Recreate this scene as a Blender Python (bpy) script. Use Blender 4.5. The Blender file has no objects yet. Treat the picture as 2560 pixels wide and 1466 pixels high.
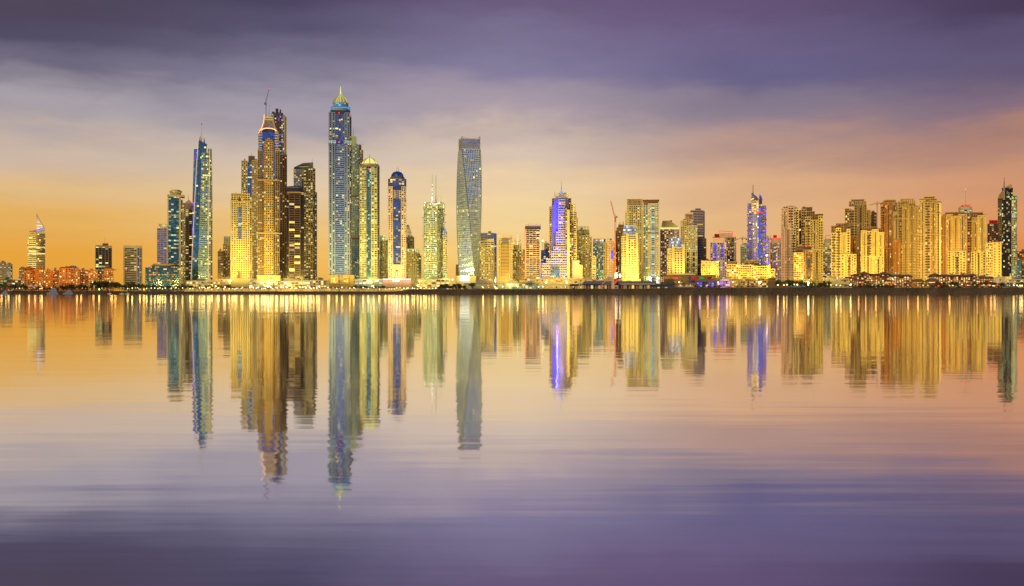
import bpy, math, random
R = math.radians
scene = bpy.context.scene

# ------------------------------------------------------------------ camera
CAMZ, F, HY = 4.0, 2500.0, 730.0          # eye height (m), focal length and horizon row in photograph pixels
cam_data = bpy.data.cameras.new("camera")
cam_data.lens = 36.0 * F / 2560.0
cam_data.sensor_width = 36.0
cam_data.shift_y = -3.0 / 2560.0
cam_data.clip_start = 0.5
cam_data.clip_end = 90000.0
cam = bpy.data.objects.new("camera", cam_data)
scene.collection.objects.link(cam)
cam.location = (0, 0, CAMZ)
cam.rotation_euler = (R(90), 0, 0)
scene.camera = cam

# ------------------------------------------------------------------ colour management, cycles
scene.view_settings.view_transform = 'Standard'
scene.view_settings.look = 'None'
scene.view_settings.exposure = 0.0
scene.view_settings.gamma = 1.0
scene.view_settings.use_curve_mapping = False
scene.render.engine = 'CYCLES'
cy = scene.cycles
cy.use_denoising = True
cy.max_bounces = 5
cy.diffuse_bounces = 2
cy.glossy_bounces = 3
cy.transmission_bounces = 2
cy.sample_clamp_indirect = 3.0
cy.caustics_reflective = False
cy.caustics_refractive = False
cy.use_light_tree = True


def lin(c):
    g_ = .3 * c[0] + .59 * c[1] + .11 * c[2]
    c = tuple(g_ + (v - g_) * (.90 if c[2] > .72 * c[0] else .97) for v in c)
    return tuple(((v / 255.0) / 12.92 if v / 255.0 <= 0.04045 else ((v / 255.0 + 0.055) / 1.055) ** 2.4) for v in c)


class NT:
    """small helper round a node tree"""
    def __init__(s, tree):
        s.t = tree
        s.t.nodes.clear()

    def n(s, kind, **kw):
        nd = s.t.nodes.new(kind)
        for k, v in kw.items():
            setattr(nd, k, v)
        return nd

    def set(s, sock, v):
        if isinstance(v, bpy.types.NodeSocket):
            s.t.links.new(v, sock)
        else:
            sock.default_value = v

    def math(s, op, a, b=0.0, c=None, clamp=False):
        nd = s.n('ShaderNodeMath', operation=op)
        nd.use_clamp = clamp
        s.set(nd.inputs[0], a)
        s.set(nd.inputs[1], b)
        if c is not None:
            s.set(nd.inputs[2], c)
        return nd.outputs[0]

    def mix(s, f, a, b, blend='MIX'):
        nd = s.n('ShaderNodeMix', data_type='RGBA', blend_type=blend)
        s.set(nd.inputs[0], f)
        for i, v in ((6, a), (7, b)):
            s.set(nd.inputs[i], v if isinstance(v, bpy.types.NodeSocket) else (*v[:3], 1.0))
        return nd.outputs[2]

    def ramp(s, fac, stops, interp='EASE'):
        nd = s.n('ShaderNodeValToRGB')
        cr = nd.color_ramp
        cr.interpolation = interp
        while len(cr.elements) > 1:
            cr.elements.remove(cr.elements[-1])
        cr.elements[0].position = stops[0][0]
        cr.elements[0].color = (*stops[0][1], 1)
        for p, c in stops[1:]:
            e = cr.elements.new(p)
            e.color = (*c, 1)
        s.set(nd.inputs[0], fac)
        return nd.outputs[0]

    def noise(s, vec, scale, detail=3.0, rough=0.5, out=0, dist=0.0):
        nd = s.n('ShaderNodeTexNoise')
        s.set(nd.inputs['Vector'], vec)
        nd.inputs['Scale'].default_value = scale
        nd.inputs['Detail'].default_value = detail
        nd.inputs['Roughness'].default_value = rough
        nd.inputs['Distortion'].default_value = dist
        return nd.outputs[out]

    def vec(s, x, y, z):
        nd = s.n('ShaderNodeCombineXYZ')
        s.set(nd.inputs[0], x)
        s.set(nd.inputs[1], y)
        s.set(nd.inputs[2], z)
        return nd.outputs[0]


# ------------------------------------------------------------------ dusk sky
world = bpy.data.worlds.new("World")
scene.world = world
world.use_nodes = True
w = NT(world.node_tree)
tc = w.n('ShaderNodeTexCoord')
sep = w.n('ShaderNodeSeparateXYZ')
w.set(sep.inputs[0], tc.outputs['Generated'])
dx, dy, dz = sep.outputs[0], sep.outputs[1], sep.outputs[2]
hyp = w.math('SQRT', w.math('ADD', w.math('MULTIPLY', dx, dx), w.math('MULTIPLY', dy, dy)))
az = w.math('DIVIDE', dx, w.math('MAXIMUM', hyp, 0.001))          # sine of the azimuth, 0 straight ahead
tanel = w.math('DIVIDE', dz, w.math('MAXIMUM', hyp, 0.001))
# layered cloud: noise on a flat cloud deck seen in perspective, and long streaks near the horizon
dk = w.math('ADD', w.math('MAXIMUM', dz, 0.0), 0.06)
deck = w.vec(w.math('DIVIDE', dx, dk), w.math('MULTIPLY', w.math('DIVIDE', dy, dk), 1.0), 0.0)
n1 = w.noise(deck, 0.42, 5.0, 0.52, dist=0.3)
streak = w.vec(w.math('MULTIPLY', az, 2.9), w.math('MULTIPLY', tanel, 11.0), 3.7)
n2 = w.noise(streak, 1.15, 5.0, 0.5, dist=0.25)
n3 = w.noise(streak, 5.5, 6.0, 0.6, dist=0.4)
shift = w.math('ADD', w.math('MULTIPLY', w.math('SUBTRACT', n3, 0.5), 0.022), w.math('ADD', w.math('MULTIPLY', w.math('SUBTRACT', n1, 0.5), 0.045), w.math('MULTIPLY', w.math('SUBTRACT', n2, 0.5), 0.075)))
hz = w.math('MULTIPLY', tanel, 6.0, clamp=True)                    # no wobble at the horizon itself
el = w.math('ADD', tanel, w.math('MULTIPLY', w.math('SUBTRACT', shift, 0.008), hz))
elm = w.math('DIVIDE', el, 0.60, clamp=True)


def sky_col(cosaz, stops):
    # stops: (row in the photograph, sRGB colour); rows above the frame are negative
    out = sorted(((max(0.0, min(1.0, (HY - r) / F * cosaz / 0.60)), lin(c)) for r, c in stops), key=lambda t: t[0])
    return w.ramp(elm, out)


TOPS = [(-260, (74, 66, 104)), (-770, (52, 54, 92))]
cols = [
    sky_col(0.89, [(730, (234, 158, 46)), (640, (234, 164, 58)), (560, (230, 176, 92)), (480, (225, 186, 130)), (390, (207, 182, 162)), (290, (166, 157, 164)), (225, (134, 127, 144)), (175, (108, 102, 125)), (110, (82, 77, 103)), (20, (80, 70, 92))] + TOPS),
    sky_col(0.96, [(730, (240, 172, 62)), (640, (242, 186, 92)), (560, (236, 193, 126)), (480, (228, 199, 158)), (390, (211, 190, 172)), (290, (164, 155, 168)), (215, (130, 124, 148)), (160, (108, 102, 130)), (95, (86, 80, 110)), (20, (76, 68, 98))] + TOPS),
    sky_col(1.0, [(730, (248, 190, 82)), (640, (248, 206, 122)), (560, (243, 210, 148)), (470, (238, 209, 166)), (390, (216, 192, 172)), (290, (166, 150, 165)), (190, (132, 124, 158)), (100, (122, 112, 148)), (20, (108, 90, 128))] + TOPS),
    sky_col(0.96, [(730, (240, 178, 104)), (640, (238, 180, 112)), (560, (230, 182, 128)), (470, (222, 174, 132)), (380, (184, 146, 134)), (290, (138, 124, 144)), (190, (106, 99, 140)), (100, (110, 98, 138)), (20, (104, 84, 124))] + TOPS),
    sky_col(0.89, [(730, (224, 122, 54)), (640, (228, 140, 74)), (560, (222, 150, 96)), (470, (210, 150, 112)), (380, (176, 130, 114)), (290, (130, 106, 126)), (190, (98, 87, 120)), (100, (92, 79, 114)), (20, (74, 60, 92))] + TOPS),
]
cur = cols[0]
for i, (a0, a1) in enumerate(((-0.42, -0.22), (-0.24, 0.0), (0.0, 0.24), (0.22, 0.46))):
    mr = w.n('ShaderNodeMapRange', interpolation_type='SMOOTHSTEP')
    w.set(mr.inputs[0], az)
    mr.inputs[1].default_value, mr.inputs[2].default_value = a0, a1
    cur = w.mix(mr.outputs[0], cur, cols[i + 1])
# soft light and dark in the cloud layer itself
br = w.math('ADD', 1.0, w.math('MULTIPLY', w.math('MULTIPLY', w.math('SUBTRACT', w.noise(deck, 0.95, 8.0, 0.62), 0.5), 0.42), hz))
cur = w.mix(1.0, cur, w.vec(br, br, br), 'MULTIPLY')
# the sky behind the viewer: blue dusk
rear = w.ramp(w.math('MULTIPLY', tanel, 1.0, clamp=True), [(0.0, (0.20, 0.19, 0.30)), (0.12, (0.15, 0.19, 0.40)), (0.5, (0.08, 0.11, 0.28)), (1.0, (0.045, 0.06, 0.17))], 'LINEAR')
mr = w.n('ShaderNodeMapRange', interpolation_type='SMOOTHSTEP')
w.set(mr.inputs[0], dy)
mr.inputs[1].default_value, mr.inputs[2].default_value = 0.45, -0.25
cur = w.mix(mr.outputs[0], cur, rear)
bg = w.n('ShaderNodeBackground')
w.set(bg.inputs[0], cur)
bg.inputs[1].default_value = 1.0
wo = w.n('ShaderNodeOutputWorld')
w.set(wo.inputs[0], bg.outputs[0])

# last warm light of the day on the facades, low from the sea side
sun_data = bpy.data.lights.new("sun", 'SUN')
sun_data.energy = 2.1
sun_data.angle = R(14)
sun_data.color = (1.0, 0.72, 0.28)
sun = bpy.data.objects.new("sun", sun_data)
scene.collection.objects.link(sun)
sun.rotation_euler = (R(61), 0, R(-27))     # travels away from the viewer, from the left

# ------------------------------------------------------------------ materials
MATS = {}


def wall_mat(name, col, rough=0.85, var=0.22, spec=0.25):
    m = bpy.data.materials.new(name)
    m.use_nodes = True
    t = NT(m.node_tree)
    geo = t.n('ShaderNodeNewGeometry')
    sp = t.n('ShaderNodeSeparateXYZ')
    t.set(sp.inputs[0], geo.outputs['Position'])
    big = t.noise(geo.outputs['Position'], 0.035, 3.0, 0.6)
    st = t.noise(t.vec(t.math('MULTIPLY', sp.outputs[0], 0.55), t.math('MULTIPLY', sp.outputs[1], 0.55), t.math('MULTIPLY', sp.outputs[2], 0.03)), 1.0, 3.0, 0.6)
    f = t.math('ADD', t.math('MULTIPLY', big, 0.5), t.math('MULTIPLY', st, 0.5))
    mr = t.n('ShaderNodeMapRange')
    t.set(mr.inputs[0], f)
    mr.inputs[1].default_value, mr.inputs[2].default_value = 0.32, 0.68
    c = t.mix(mr.outputs[0], tuple(v * (1 - var) for v in col), tuple(min(0.9, v * (1 + var * 0.6)) for v in col))
    p = t.n('ShaderNodeBsdfPrincipled')
    t.set(p.inputs['Base Color'], c)
    p.inputs['Roughness'].default_value = rough
    p.inputs['Specular IOR Level'].default_value = spec
    o = t.n('ShaderNodeOutputMaterial')
    t.set(o.inputs[0], p.outputs[0])
    MATS[name] = m


def glass_mat(name, col, rough=0.12, metal=0.85):
    m = bpy.data.materials.new(name)
    m.use_nodes = True
    t = NT(m.node_tree)
    geo = t.n('ShaderNodeNewGeometry')
    sp = t.n('ShaderNodeSeparateXYZ')
    t.set(sp.inputs[0], geo.outputs['Position'])
    cell = t.n('ShaderNodeTexWhiteNoise', noise_dimensions='3D')
    t.set(cell.inputs[0], t.vec(t.math('FLOOR', t.math('MULTIPLY', sp.outputs[0], 0.31)), 0.0, t.math('FLOOR', t.math('MULTIPLY', sp.outputs[2], 0.29))))
    c = t.mix(cell.outputs[0], tuple(v * 0.55 for v in col), tuple(min(0.95, v * 1.25) for v in col))
    p = t.n('ShaderNodeBsdfPrincipled')
    t.set(p.inputs['Base Color'], c)
    p.inputs['Metallic'].default_value = metal
    p.inputs['Roughness'].default_value = rough
    o = t.n('ShaderNodeOutputMaterial')
    t.set(o.inputs[0], p.outputs[0])
    MATS[name] = m


def glow_mat(name, col, strength, vary=0.45, sample=False):
    m = bpy.data.materials.new(name)
    m.use_nodes = True
    t = NT(m.node_tree)
    oi = t.n('ShaderNodeObjectInfo')
    geo = t.n('ShaderNodeNewGeometry')
    rnd = t.math('FRACT', t.math('ADD', oi.outputs['Random'], geo.outputs['Random Per Island']))
    e = t.n('ShaderNodeEmission')
    e.inputs[0].default_value = (*col, 1)
    t.set(e.inputs[1], t.math('MULTIPLY', t.math('ADD', t.math('MULTIPLY', t.math('POWER', rnd, 1.0 if vary < .3 else 1.7), 2 * vary if vary < .3 else 1.05), 1 - vary if vary < .3 else .16), strength))
    o = t.n('ShaderNodeOutputMaterial')
    t.set(o.inputs[0], e.outputs[0])
    m.cycles.emission_sampling = 'AUTO' if sample else 'NONE'
    MATS[name] = m


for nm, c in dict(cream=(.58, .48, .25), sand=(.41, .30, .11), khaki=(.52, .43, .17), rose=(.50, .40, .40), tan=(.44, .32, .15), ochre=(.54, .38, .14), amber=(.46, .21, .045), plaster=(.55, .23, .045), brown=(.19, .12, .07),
                  dark=(.045, .04, .045), grey=(.32, .31, .30), slate=(.17, .17, .21), steelblue=(.20, .29, .60), seagreen=(.34, .46, .30), mauve=(.40, .34, .42), white=(.70, .68, .62), pink=(.58, .41, .36),
                  concrete=(.36, .34, .29), lime=(.47, .50, .33), lightblue=(.42, .50, .62), rust=(.30, .13, .07), redpaint=(.50, .06, .03), tile=(.20, .09, .05),
                  canvas=(.62, .55, .40), bluecanvas=(.16, .20, .34), navy=(.05, .06, .12), asphalt=(.06, .055, .05), green=(.10, .30, .16), steel=(.30, .28, .28),
                  paving=(.42, .33, .19), hedge=(.04, .06, .02), violetpaint=(.30, .20, .42), blackpaint=(.02, .02, .02), greenpaint=(.05, .28, .12),
                  ivory=(.72, .63, .32), blue_wash_tint=(.10, .10, .46), yachtwhite=(.30, .32, .38)).items():
    wall_mat(nm, c)
for nm, c, r_, mt in (('glass_blue', (.20, .36, .80), .12, .9), ('glass_green', (.16, .42, .36), .12, .85), ('glass_dark', (.07, .065, .075), .2, .6),
                      ('glass_bronze', (.22, .14, .09), .2, .7), ('glass_grey', (.40, .46, .56), .15, .85), ('glass_teal', (.30, .55, .62), .12, .9),
                      ('glass_black', (.025, .022, .028), .25, .3), ('glass_pale', (.55, .66, .88), .15, .9), ('glass_silver', (.30, .48, .90), .2, .85), ('glass_sea', (.14, .40, .52), .12, .9)):
    glass_mat(nm, c, r_, mt)
for nm, c, s_ in (('warm', (1, .64, .18), 1.0), ('pale', (1, .82, .38), 1.05), ('lemon', (.95, 1, .35), 1.05), ('orange', (1, .36, .06), 1.15), ('cool', (.55, 1, .75), .9),
                  ('white_light', (1, .95, .75), 1.8), ('red_light', (1, .03, .02), 2.2), ('blue_light', (.10, .08, 1), 1.7), ('violet_light', (.30, .10, 1), 1.5),
                  ('cyan_light', (.08, .55, 1), 1.3), ('gold_light', (1, .72, .22), 2.0), ('pink_light', (1, .36, .42), 1.5), ('green_light', (.08, .9, .25), 1.2),
                  ('lamp_light', (1, .80, .36), 4.5), ('green_lamp', (.35, 1, .25), 6.0), ('white_lamp', (1, .84, .46), 6.0), ('crown_light', (.95, .9, .28), 1.0), ('peach_light', (1, .60, .30), 1.5),
                  ('sky_light', (.35, .45, 1), 1.0), ('soft_red', (1, .06, .04), 1.3), ('soft_green', (.05, .6, .18), .5), ('soft_violet', (.35, .15, .5), .5), ('soft_amber', (.8, .32, .05), .5)):
    glow_mat(nm, c, s_, 0.15 if nm.endswith('lamp') or nm == 'lamp_light' else 0.6)


# ------------------------------------------------------------------ mesh building
class MB:
    def __init__(s):
        s.v, s.f = [], []

    def poly(s, pts):
        i = len(s.v)
        s.v.extend(pts)
        s.f.append(tuple(range(i, i + len(pts))))

    def hexa(s, a, b):
        """a: four corners of one end, b: the matching four of the other"""
        i = len(s.v)
        s.v.extend(a)
        s.v.extend(b)
        s.f += [(i, i + 3, i + 2, i + 1), (i + 4, i + 5, i + 6, i + 7)]
        s.f += [(i + k, i + (k + 1) % 4, i + 4 + (k + 1) % 4, i + 4 + k) for k in range(4)]

    def box(s, x0, x1, y0, y1, z0, z1):
        s.hexa([(x0, y0, z0), (x1, y0, z0), (x1, y1, z0), (x0, y1, z0)], [(x0, y0, z1), (x1, y0, z1), (x1, y1, z1), (x0, y1, z1)])

    def loft(s, rings, cap=True):
        n = len(rings[0][1])
        base = len(s.v)
        for z, pts in rings:
            s.v.extend((p[0], p[1], z if len(p) == 2 else p[2]) for p in pts)
        for r in range(len(rings) - 1):
            for k in range(n):
                a = base + r * n + k
                b = base + r * n + (k + 1) % n
                s.f.append((a, b, b + n, a + n))
        if cap:
            s.f.append(tuple(base + (len(rings) - 1) * n + k for k in range(n)))
            s.f.append(tuple(base + k for k in reversed(range(n))))

    def tube(s, pts, r, n=6, r2=None):
        """round bar along a polyline of 3D points, tapering from r to r2"""
        r2 = r if r2 is None else r2
        rings = []
        m = len(pts)
        for i, p in enumerate(pts):
            a, b = pts[max(0, i - 1)], pts[min(m - 1, i + 1)]
            d = [b[k] - a[k] for k in range(3)]
            l = math.sqrt(sum(q * q for q in d)) or 1.0
            d = [q / l for q in d]
            u = (d[1], -d[0], 0.0) if abs(d[2]) < 0.9 else (1.0, 0.0, 0.0)
            l = math.sqrt(sum(q * q for q in u))
            u = [q / l for q in u]
            vv = (d[1] * u[2] - d[2] * u[1], d[2] * u[0] - d[0] * u[2], d[0] * u[1] - d[1] * u[0])
            rr = r + (r2 - r) * (i / max(1, m - 1))
            rings.append((0, [tuple(p[k] + rr * (math.cos(t) * u[k] + math.sin(t) * vv[k]) for k in range(3)) for t in [2 * math.pi * j / n for j in range(n)]]))
        s.loft(rings)

    def lathe(s, cx, cy_, prof, n=20):
        s.loft([(z, [(cx + r * math.cos(2 * math.pi * k / n), cy_ + r * math.sin(2 * math.pi * k / n)) for k in range(n)]) for r, z in prof])

    def ball(s, c, r, n=8, sq=1.0):
        s.lathe(c[0], c[1], [(max(0.02, r * math.sin(math.pi * i / n)), c[2] - sq * r * math.cos(math.pi * i / n)) for i in range(n + 1)], n + 2)

    def build(s, name, mat, parent=None):
        me = bpy.data.meshes.new(name)
        me.from_pydata(s.v, [], s.f)
        for q in (mat if isinstance(mat, (list, tuple)) else [mat]):
            me.materials.append(MATS[q])
        o = bpy.data.objects.new(name, me)
        scene.collection.objects.link(o)
        if parent:
            o.parent = parent
        return o


def tag(o, label=None, cat=None, group=None, kind=None):
    for k, v in (('label', label), ('category', cat), ('group', group), ('kind', kind)):
        if v:
            o[k] = v
    return o


def empty(name, loc, rz=0.0, label=None, cat=None, group=None):
    o = bpy.data.objects.new(name, None)
    scene.collection.objects.link(o)
    o.location = loc
    o.rotation_euler = (0, 0, rz)
    return tag(o, label, cat, group)


def copy_thing(root, loc, rz=0.0, scale=1.0, label=None, group=None):
    r = root.copy()
    scene.collection.objects.link(r)
    r.location, r.rotation_euler = loc, (0, 0, rz)
    r.scale = (scale, scale, scale) if not isinstance(scale, tuple) else scale
    if label:
        r['label'] = label
    if group:
        r['group'] = group
    for ch in root.children:
        c = ch.copy()
        scene.collection.objects.link(c)
        c.parent = r
        for g in ch.children:
            d = g.copy()
            scene.collection.objects.link(d)
            d.parent = c
    return r


GROUND = 3.2


def gx(px, Y):
    return (px - 1280.0) * Y / F


def gz(py, Y):
    return CAMZ + (HY - py) * Y / F


class Style:
    def __init__(s, wall, glass, fh=3.4, bw=3.4, pw=.45, sh=.35, pd=.5, sd=.35, lit=.12, lm=('warm', 'pale'), band=0.0, part='wall'):
        s.__dict__.update(locals())

    def alt(s, **kw):
        d = {k: v for k, v in s.__dict__.items() if k not in ('s', 'self', 'kw')}
        d.update(kw)
        return Style(**d)


WIN_CACHE = {}


def win_mesh(wd, ht, mat):
    key = (round(wd, 1), round(ht, 1), mat)
    if key not in WIN_CACHE:
        b = MB()
        a, h = max(.3, key[0]) / 2, max(.3, key[1]) / 2
        b.box(-a, a, -.14, -.02, -h, h)
        me = bpy.data.meshes.new('window')
        me.from_pydata(b.v, [], b.f)
        me.materials.append(MATS[mat])
        WIN_CACHE[key] = me
    return WIN_CACHE[key]


class Bld:
    """one building; x and heights are given in photograph pixels at the building's own distance Y and turned into metres"""
    count = 0

    def __init__(s, name, label, cat, pxc, Y, turn=0.0, base=GROUND, group=None):
        Bld.count += 1
        s.rng = random.Random(Bld.count * 7 + 3)
        x = gx(pxc, Y)
        s.az = math.atan2(x, Y)
        s.pxc, s.Y, s.base = pxc, Y, base
        s.S = Y * math.cos(s.az) / F
        s.root = empty(name, (x, Y, base), -s.az + turn, label, cat, group)
        s.parts = {}
        s.wins = []
        s.maxwin = 100

    def lx(s, px):
        return (px - s.pxc) * s.S

    def lz(s, py):
        return 0.0 if py is None else gz(py, s.Y) - s.base

    MERGED = {'wall', 'crown_wall', 'glazing', 'crown_lattice', 'screen', 'crown_screen', 'dome_rib', 'lantern_rib', 'frame', 'letter'}

    def mb(s, part, mat):
        s.n = getattr(s, 'n', 0) + 1
        return s.parts.setdefault((part, mat, 0 if part in s.MERGED else s.n), MB())

    # ---- facades
    def facade(s, rings, st, cap=True):
        s.mb('glazing', st.glass).loft(rings, cap)
        W = s.mb(st.part, st.wall)
        n = len(rings[0][1])
        z0, z1 = rings[0][0], rings[-1][0]
        nf = max(1, round((z1 - z0) / st.fh))
        fh = (z1 - z0) / nf
        straight = len(rings) == 2 and rings[0][1] == rings[1][1]

        def at(z):
            z = min(max(z, z0), z1)
            for (za, pa), (zb, pb) in zip(rings, rings[1:]):
                if z <= zb + 1e-6:
                    t = (z - za) / max(1e-6, zb - za)
                    return [(p[0] + (q[0] - p[0]) * t, p[1] + (q[1] - p[1]) * t) for p, q in zip(pa, pb)]
            return rings[-1][1]
        zs = [z0 + fh * j for j in range(nf + 1)]
        RR = [at(z) for z in zs]
        mid = at((z0 + z1) / 2)
        for e in range(n):
            pm, qm = mid[e], mid[(e + 1) % n]
            L = math.hypot(qm[0] - pm[0], qm[1] - pm[1])
            if L < .4:
                continue
            ny = -(qm[0] - pm[0]) / L

            def P(pts, t, d):
                a, b = pts[e], pts[(e + 1) % n]
                l = math.hypot(b[0] - a[0], b[1] - a[1]) or 1
                ux, uy = (b[0] - a[0]) / l, (b[1] - a[1]) / l
                return (a[0] + (b[0] - a[0]) * t + uy * d, a[1] + (b[1] - a[1]) * t - ux * d)

            def bar(t0, t1, pa, za, pb, zb, d):
                c = [P(pa, t0, d), P(pa, t1, d), P(pa, t1, -.3), P(pa, t0, -.3)]
                g = [P(pb, t0, d), P(pb, t1, d), P(pb, t1, -.3), P(pb, t0, -.3)]
                W.hexa([(*q, za) for q in c], [(*q, zb) for q in g])
            if ny > .55:                                        # far side: plain wall
                for (za, pa), (zb, pb) in zip(rings, rings[1:]):
                    bar(0, 1, pa, za, pb, zb, .2)
                continue
            nb = max(1, round(L / st.bw))
            h2 = st.sh * fh / 2
            if st.sh > 0:
                for j in range(nf + 1):
                    za, zb = max(z0, zs[j] - h2), min(z1, zs[j] + h2)
                    if zb - za > .02:
                        bar(0, 1, RR[j], za, RR[j], zb, st.sd)
            if st.pw > 0:
                segs = [(rings[0], rings[-1])] if straight else None
                if segs is None:
                    k = max(1, int((z1 - z0) / 14))
                    cut = sorted({z0 + (z1 - z0) * i / k for i in range(k + 1)} | {z for z, _ in rings})
                    segs = [((za, at(za)), (zb, at(zb))) for za, zb in zip(cut, cut[1:]) if zb - za > .05]
                for k in range(nb + 1):
                    t0, t1 = max(0, (k - st.pw / 2) / nb), min(1, (k + st.pw / 2) / nb)
                    for (za, pa), (zb, pb) in segs:
                        bar(t0, t1, pa, za, pb, zb, st.pd)
            # lit windows
            wd, ht = L / nb * (1 - st.pw) * .96, fh * (1 - st.sh) * .94
            for j in range(nf):
                row = s.rng.random() < st.band
                pts = at(zs[j] + fh / 2)
                a, b = pts[e], pts[(e + 1) % n]
                ang = math.atan2(b[1] - a[1], b[0] - a[0])
                for k in range(nb):
                    if s.rng.random() < (.85 if row else min(.9, st.lit * 1.9)):
                        p = P(pts, (k + .5) / nb, 0)
                        s.wins.append((p[0], p[1], zs[j] + fh / 2, ang, wd, ht, s.rng.choice(st.lm)))
        # roof edge
        top = rings[-1][1]
        par = W
        cxm, cym = sum(p[0] for p in top) / n, sum(p[1] for p in top) / n
        big = []
        for p in top:
            l = math.hypot(p[0] - cxm, p[1] - cym) or 1
            k = 1 + .6 / l
            big.append((cxm + (p[0] - cxm) * k, cym + (p[1] - cym) * k))
        if cap:
            par.loft([(z1 - .25, big), (z1 + 1.1, big)])

    def blk(s, p0, p1, pt, st, pb=None, fy=0.0, d=28.0, taper=0.0):
        x0, x1 = s.lx(p0), s.lx(p1)
        a = [(x0, -fy), (x1, -fy), (x1, d), (x0, d)]
        t = s.lx(p0 + taper), s.lx(p1 - taper)
        b = [(t[0], -fy), (t[1], -fy), (t[1], d), (t[0], d)] if taper else a
        s.facade([(s.lz(pb), a), (s.lz(pt), b)], st)
        if pb is None and x1 - x0 > 9 and d - 0 > 15:         # roof plant behind the parapet
            for _ in range(s.rng.choice((1, 2, 2))):
                wd, h = (x1 - x0) * s.rng.uniform(.18, .34), s.rng.uniform(2.6, 5.2)
                xa = s.rng.uniform(x0 + 1.5, x1 - wd - 1.5)
                ya = s.rng.uniform(4, 8)
                s.mb('plant_room', s.rng.choice(('concrete', 'tan', 'slate'))).box(xa, xa + wd, ya, ya + 6, s.lz(pt) - .3, s.lz(pt) + 1.1 + h)

    def crn(s, l, c, r, pt, st, pb=None, th=30.0, fy=0.0):
        C = (s.lx(c), -fy)
        xl, xr = s.lx(l), s.lx(r)
        L = (xl, C[1] + (C[0] - xl) * math.tan(R(th)))
        Q = (xr, C[1] + (xr - C[0]) * min(3.0, math.tan(R(90 - th))))
        B = (L[0] + Q[0] - C[0], L[1] + Q[1] - C[1])
        s.facade([(s.lz(pb), [C, Q, B, L]), (s.lz(pt), [C, Q, B, L])], st)

    def cyl(s, px, r, pt, st, pb=None, fy=0.0, n=14, r2=None, back=None):
        cy_ = (r * s.S if back is None else back) - fy
        f = lambda rr: [(s.lx(px) + rr * s.S * math.cos(2 * math.pi * (k + .5) / n - math.pi / 2), cy_ + rr * s.S * math.sin(2 * math.pi * (k + .5) / n - math.pi / 2)) for k in range(n)]
        a = f(r)
        s.facade([(s.lz(pb), a), (s.lz(pt), a if r2 is None else f(r2))], st)

    # ---- plain shapes
    def box(s, part, mat, p0, p1, t, b, fy=0.0, d=28.0):
        s.mb(part, mat).box(s.lx(p0), s.lx(p1), -fy, d, s.lz(b), s.lz(t))

    def xz(s, part, mat, pts, fy=0.0, d=4.0):
        """outline in the facade plane given real thickness"""
        f = [(s.lx(a), -fy, s.lz(b)) for a, b in pts]
        g = [(x, d, z) for x, _, z in f]
        m = s.mb(part, mat)
        m.poly(f)
        m.poly(list(reversed(g)))
        for k in range(len(f)):
            q = (k + 1) % len(f)
            m.poly([f[q], f[k], g[k], g[q]])

    def bar(s, part, mat, pts, r, n=5, r2=None):
        s.mb(part, mat).tube([(s.lx(p[0]), p[2] if len(p) > 2 else 0.0, s.lz(p[1])) for p in pts], r, n, r2)

    def mast(s, px, pb, pt, r=.6, y=8.0, part='mast', mat='steel', r2=.15):
        s.mb(part, mat).tube([(s.lx(px), y, s.lz(pb)), (s.lx(px), y, s.lz(pt))], r, 6, r2)

    def lathe(s, part, mat, px, prof, y=None, n=20, fy=0.0):
        yy = max(q[0] for q in prof) * s.S if y is None else y
        s.mb(part, mat).lathe(s.lx(px), yy - fy, [(max(.03, q[0] * s.S), s.lz(q[1])) for q in sorted(prof, key=lambda q: -q[1])], n)

    def hip(s, part, mat, p0, p1, pb, pt, fy=0.0, d=20.0, ridge=0.0, over=0.0):
        """hipped roof or pyramid; ridge is the share of the width that the ridge keeps"""
        x0, x1, y0, y1 = s.lx(p0) - over, s.lx(p1) + over, -fy - over, d + over
        xm, ym, h = (x0 + x1) / 2, (y0 + y1) / 2, max(.1, (x1 - x0) / 2 * ridge)
        z0, z1 = s.lz(pb), s.lz(pt)
        s.mb(part, mat).loft([(z0, [(x0, y0), (x1, y0), (x1, y1), (x0, y1)]), (z1, [(xm - h, ym - .1), (xm + h, ym - .1), (xm + h, ym + .1), (xm - h, ym + .1)])])

    def ball(s, part, mat, px, py, r, y=-1.0):
        s.mb(part, mat).ball((s.lx(px), y, s.lz(py)), r)

    def beacon(s, px, py, y=-1.5, r=1.1):
        s.ball('warning_light', 'red_light', px, py, r, y)

    def light_strip(s, part, mat, p0, p1, py, h=1.0, fy=1.0):
        s.mb(part, mat).box(s.lx(p0), s.lx(p1), -fy - .5, -fy, s.lz(py), s.lz(py) + h)

    def done(s):
        for (part, mat, _), m in s.parts.items():
            if m.f:
                m.build(part, mat, s.root)
        s.rng.shuffle(s.wins)
        s.wins.sort(key=lambda q: -(q[4] * q[5] > 12))
        for (x, y, z, ang, wd, ht, mt) in s.wins[:s.maxwin]:
            o = bpy.data.objects.new('window', win_mesh(wd, ht, mt))
            scene.collection.objects.link(o)
            o.parent = s.root
            o.location, o.rotation_euler = (x, y, z), (0, 0, ang)
        rest = s.wins[s.maxwin:]
        if rest:
            m, names, idx = MB(), [], []
            for (x, y, z, ang, wd, ht, mt) in rest:
                if mt not in names:
                    names.append(mt)
                ca, sa = math.cos(ang), math.sin(ang)
                f = lambda u, v, q: (x + u * ca - v * sa, y + u * sa + v * ca, z + q)
                a, h = wd / 2, ht / 2
                k = len(m.f)
                m.hexa([f(-a, -.14, -h), f(a, -.14, -h), f(a, -.02, -h), f(-a, -.02, -h)], [f(-a, -.14, h), f(a, -.14, h), f(a, -.02, h), f(-a, -.02, h)])
                idx += [names.index(mt)] * (len(m.f) - k)
            o = m.build('window', names, s.root)
            o.data.polygons.foreach_set('material_index', idx)
            o['kind'] = 'stuff'
        return s.root

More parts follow.
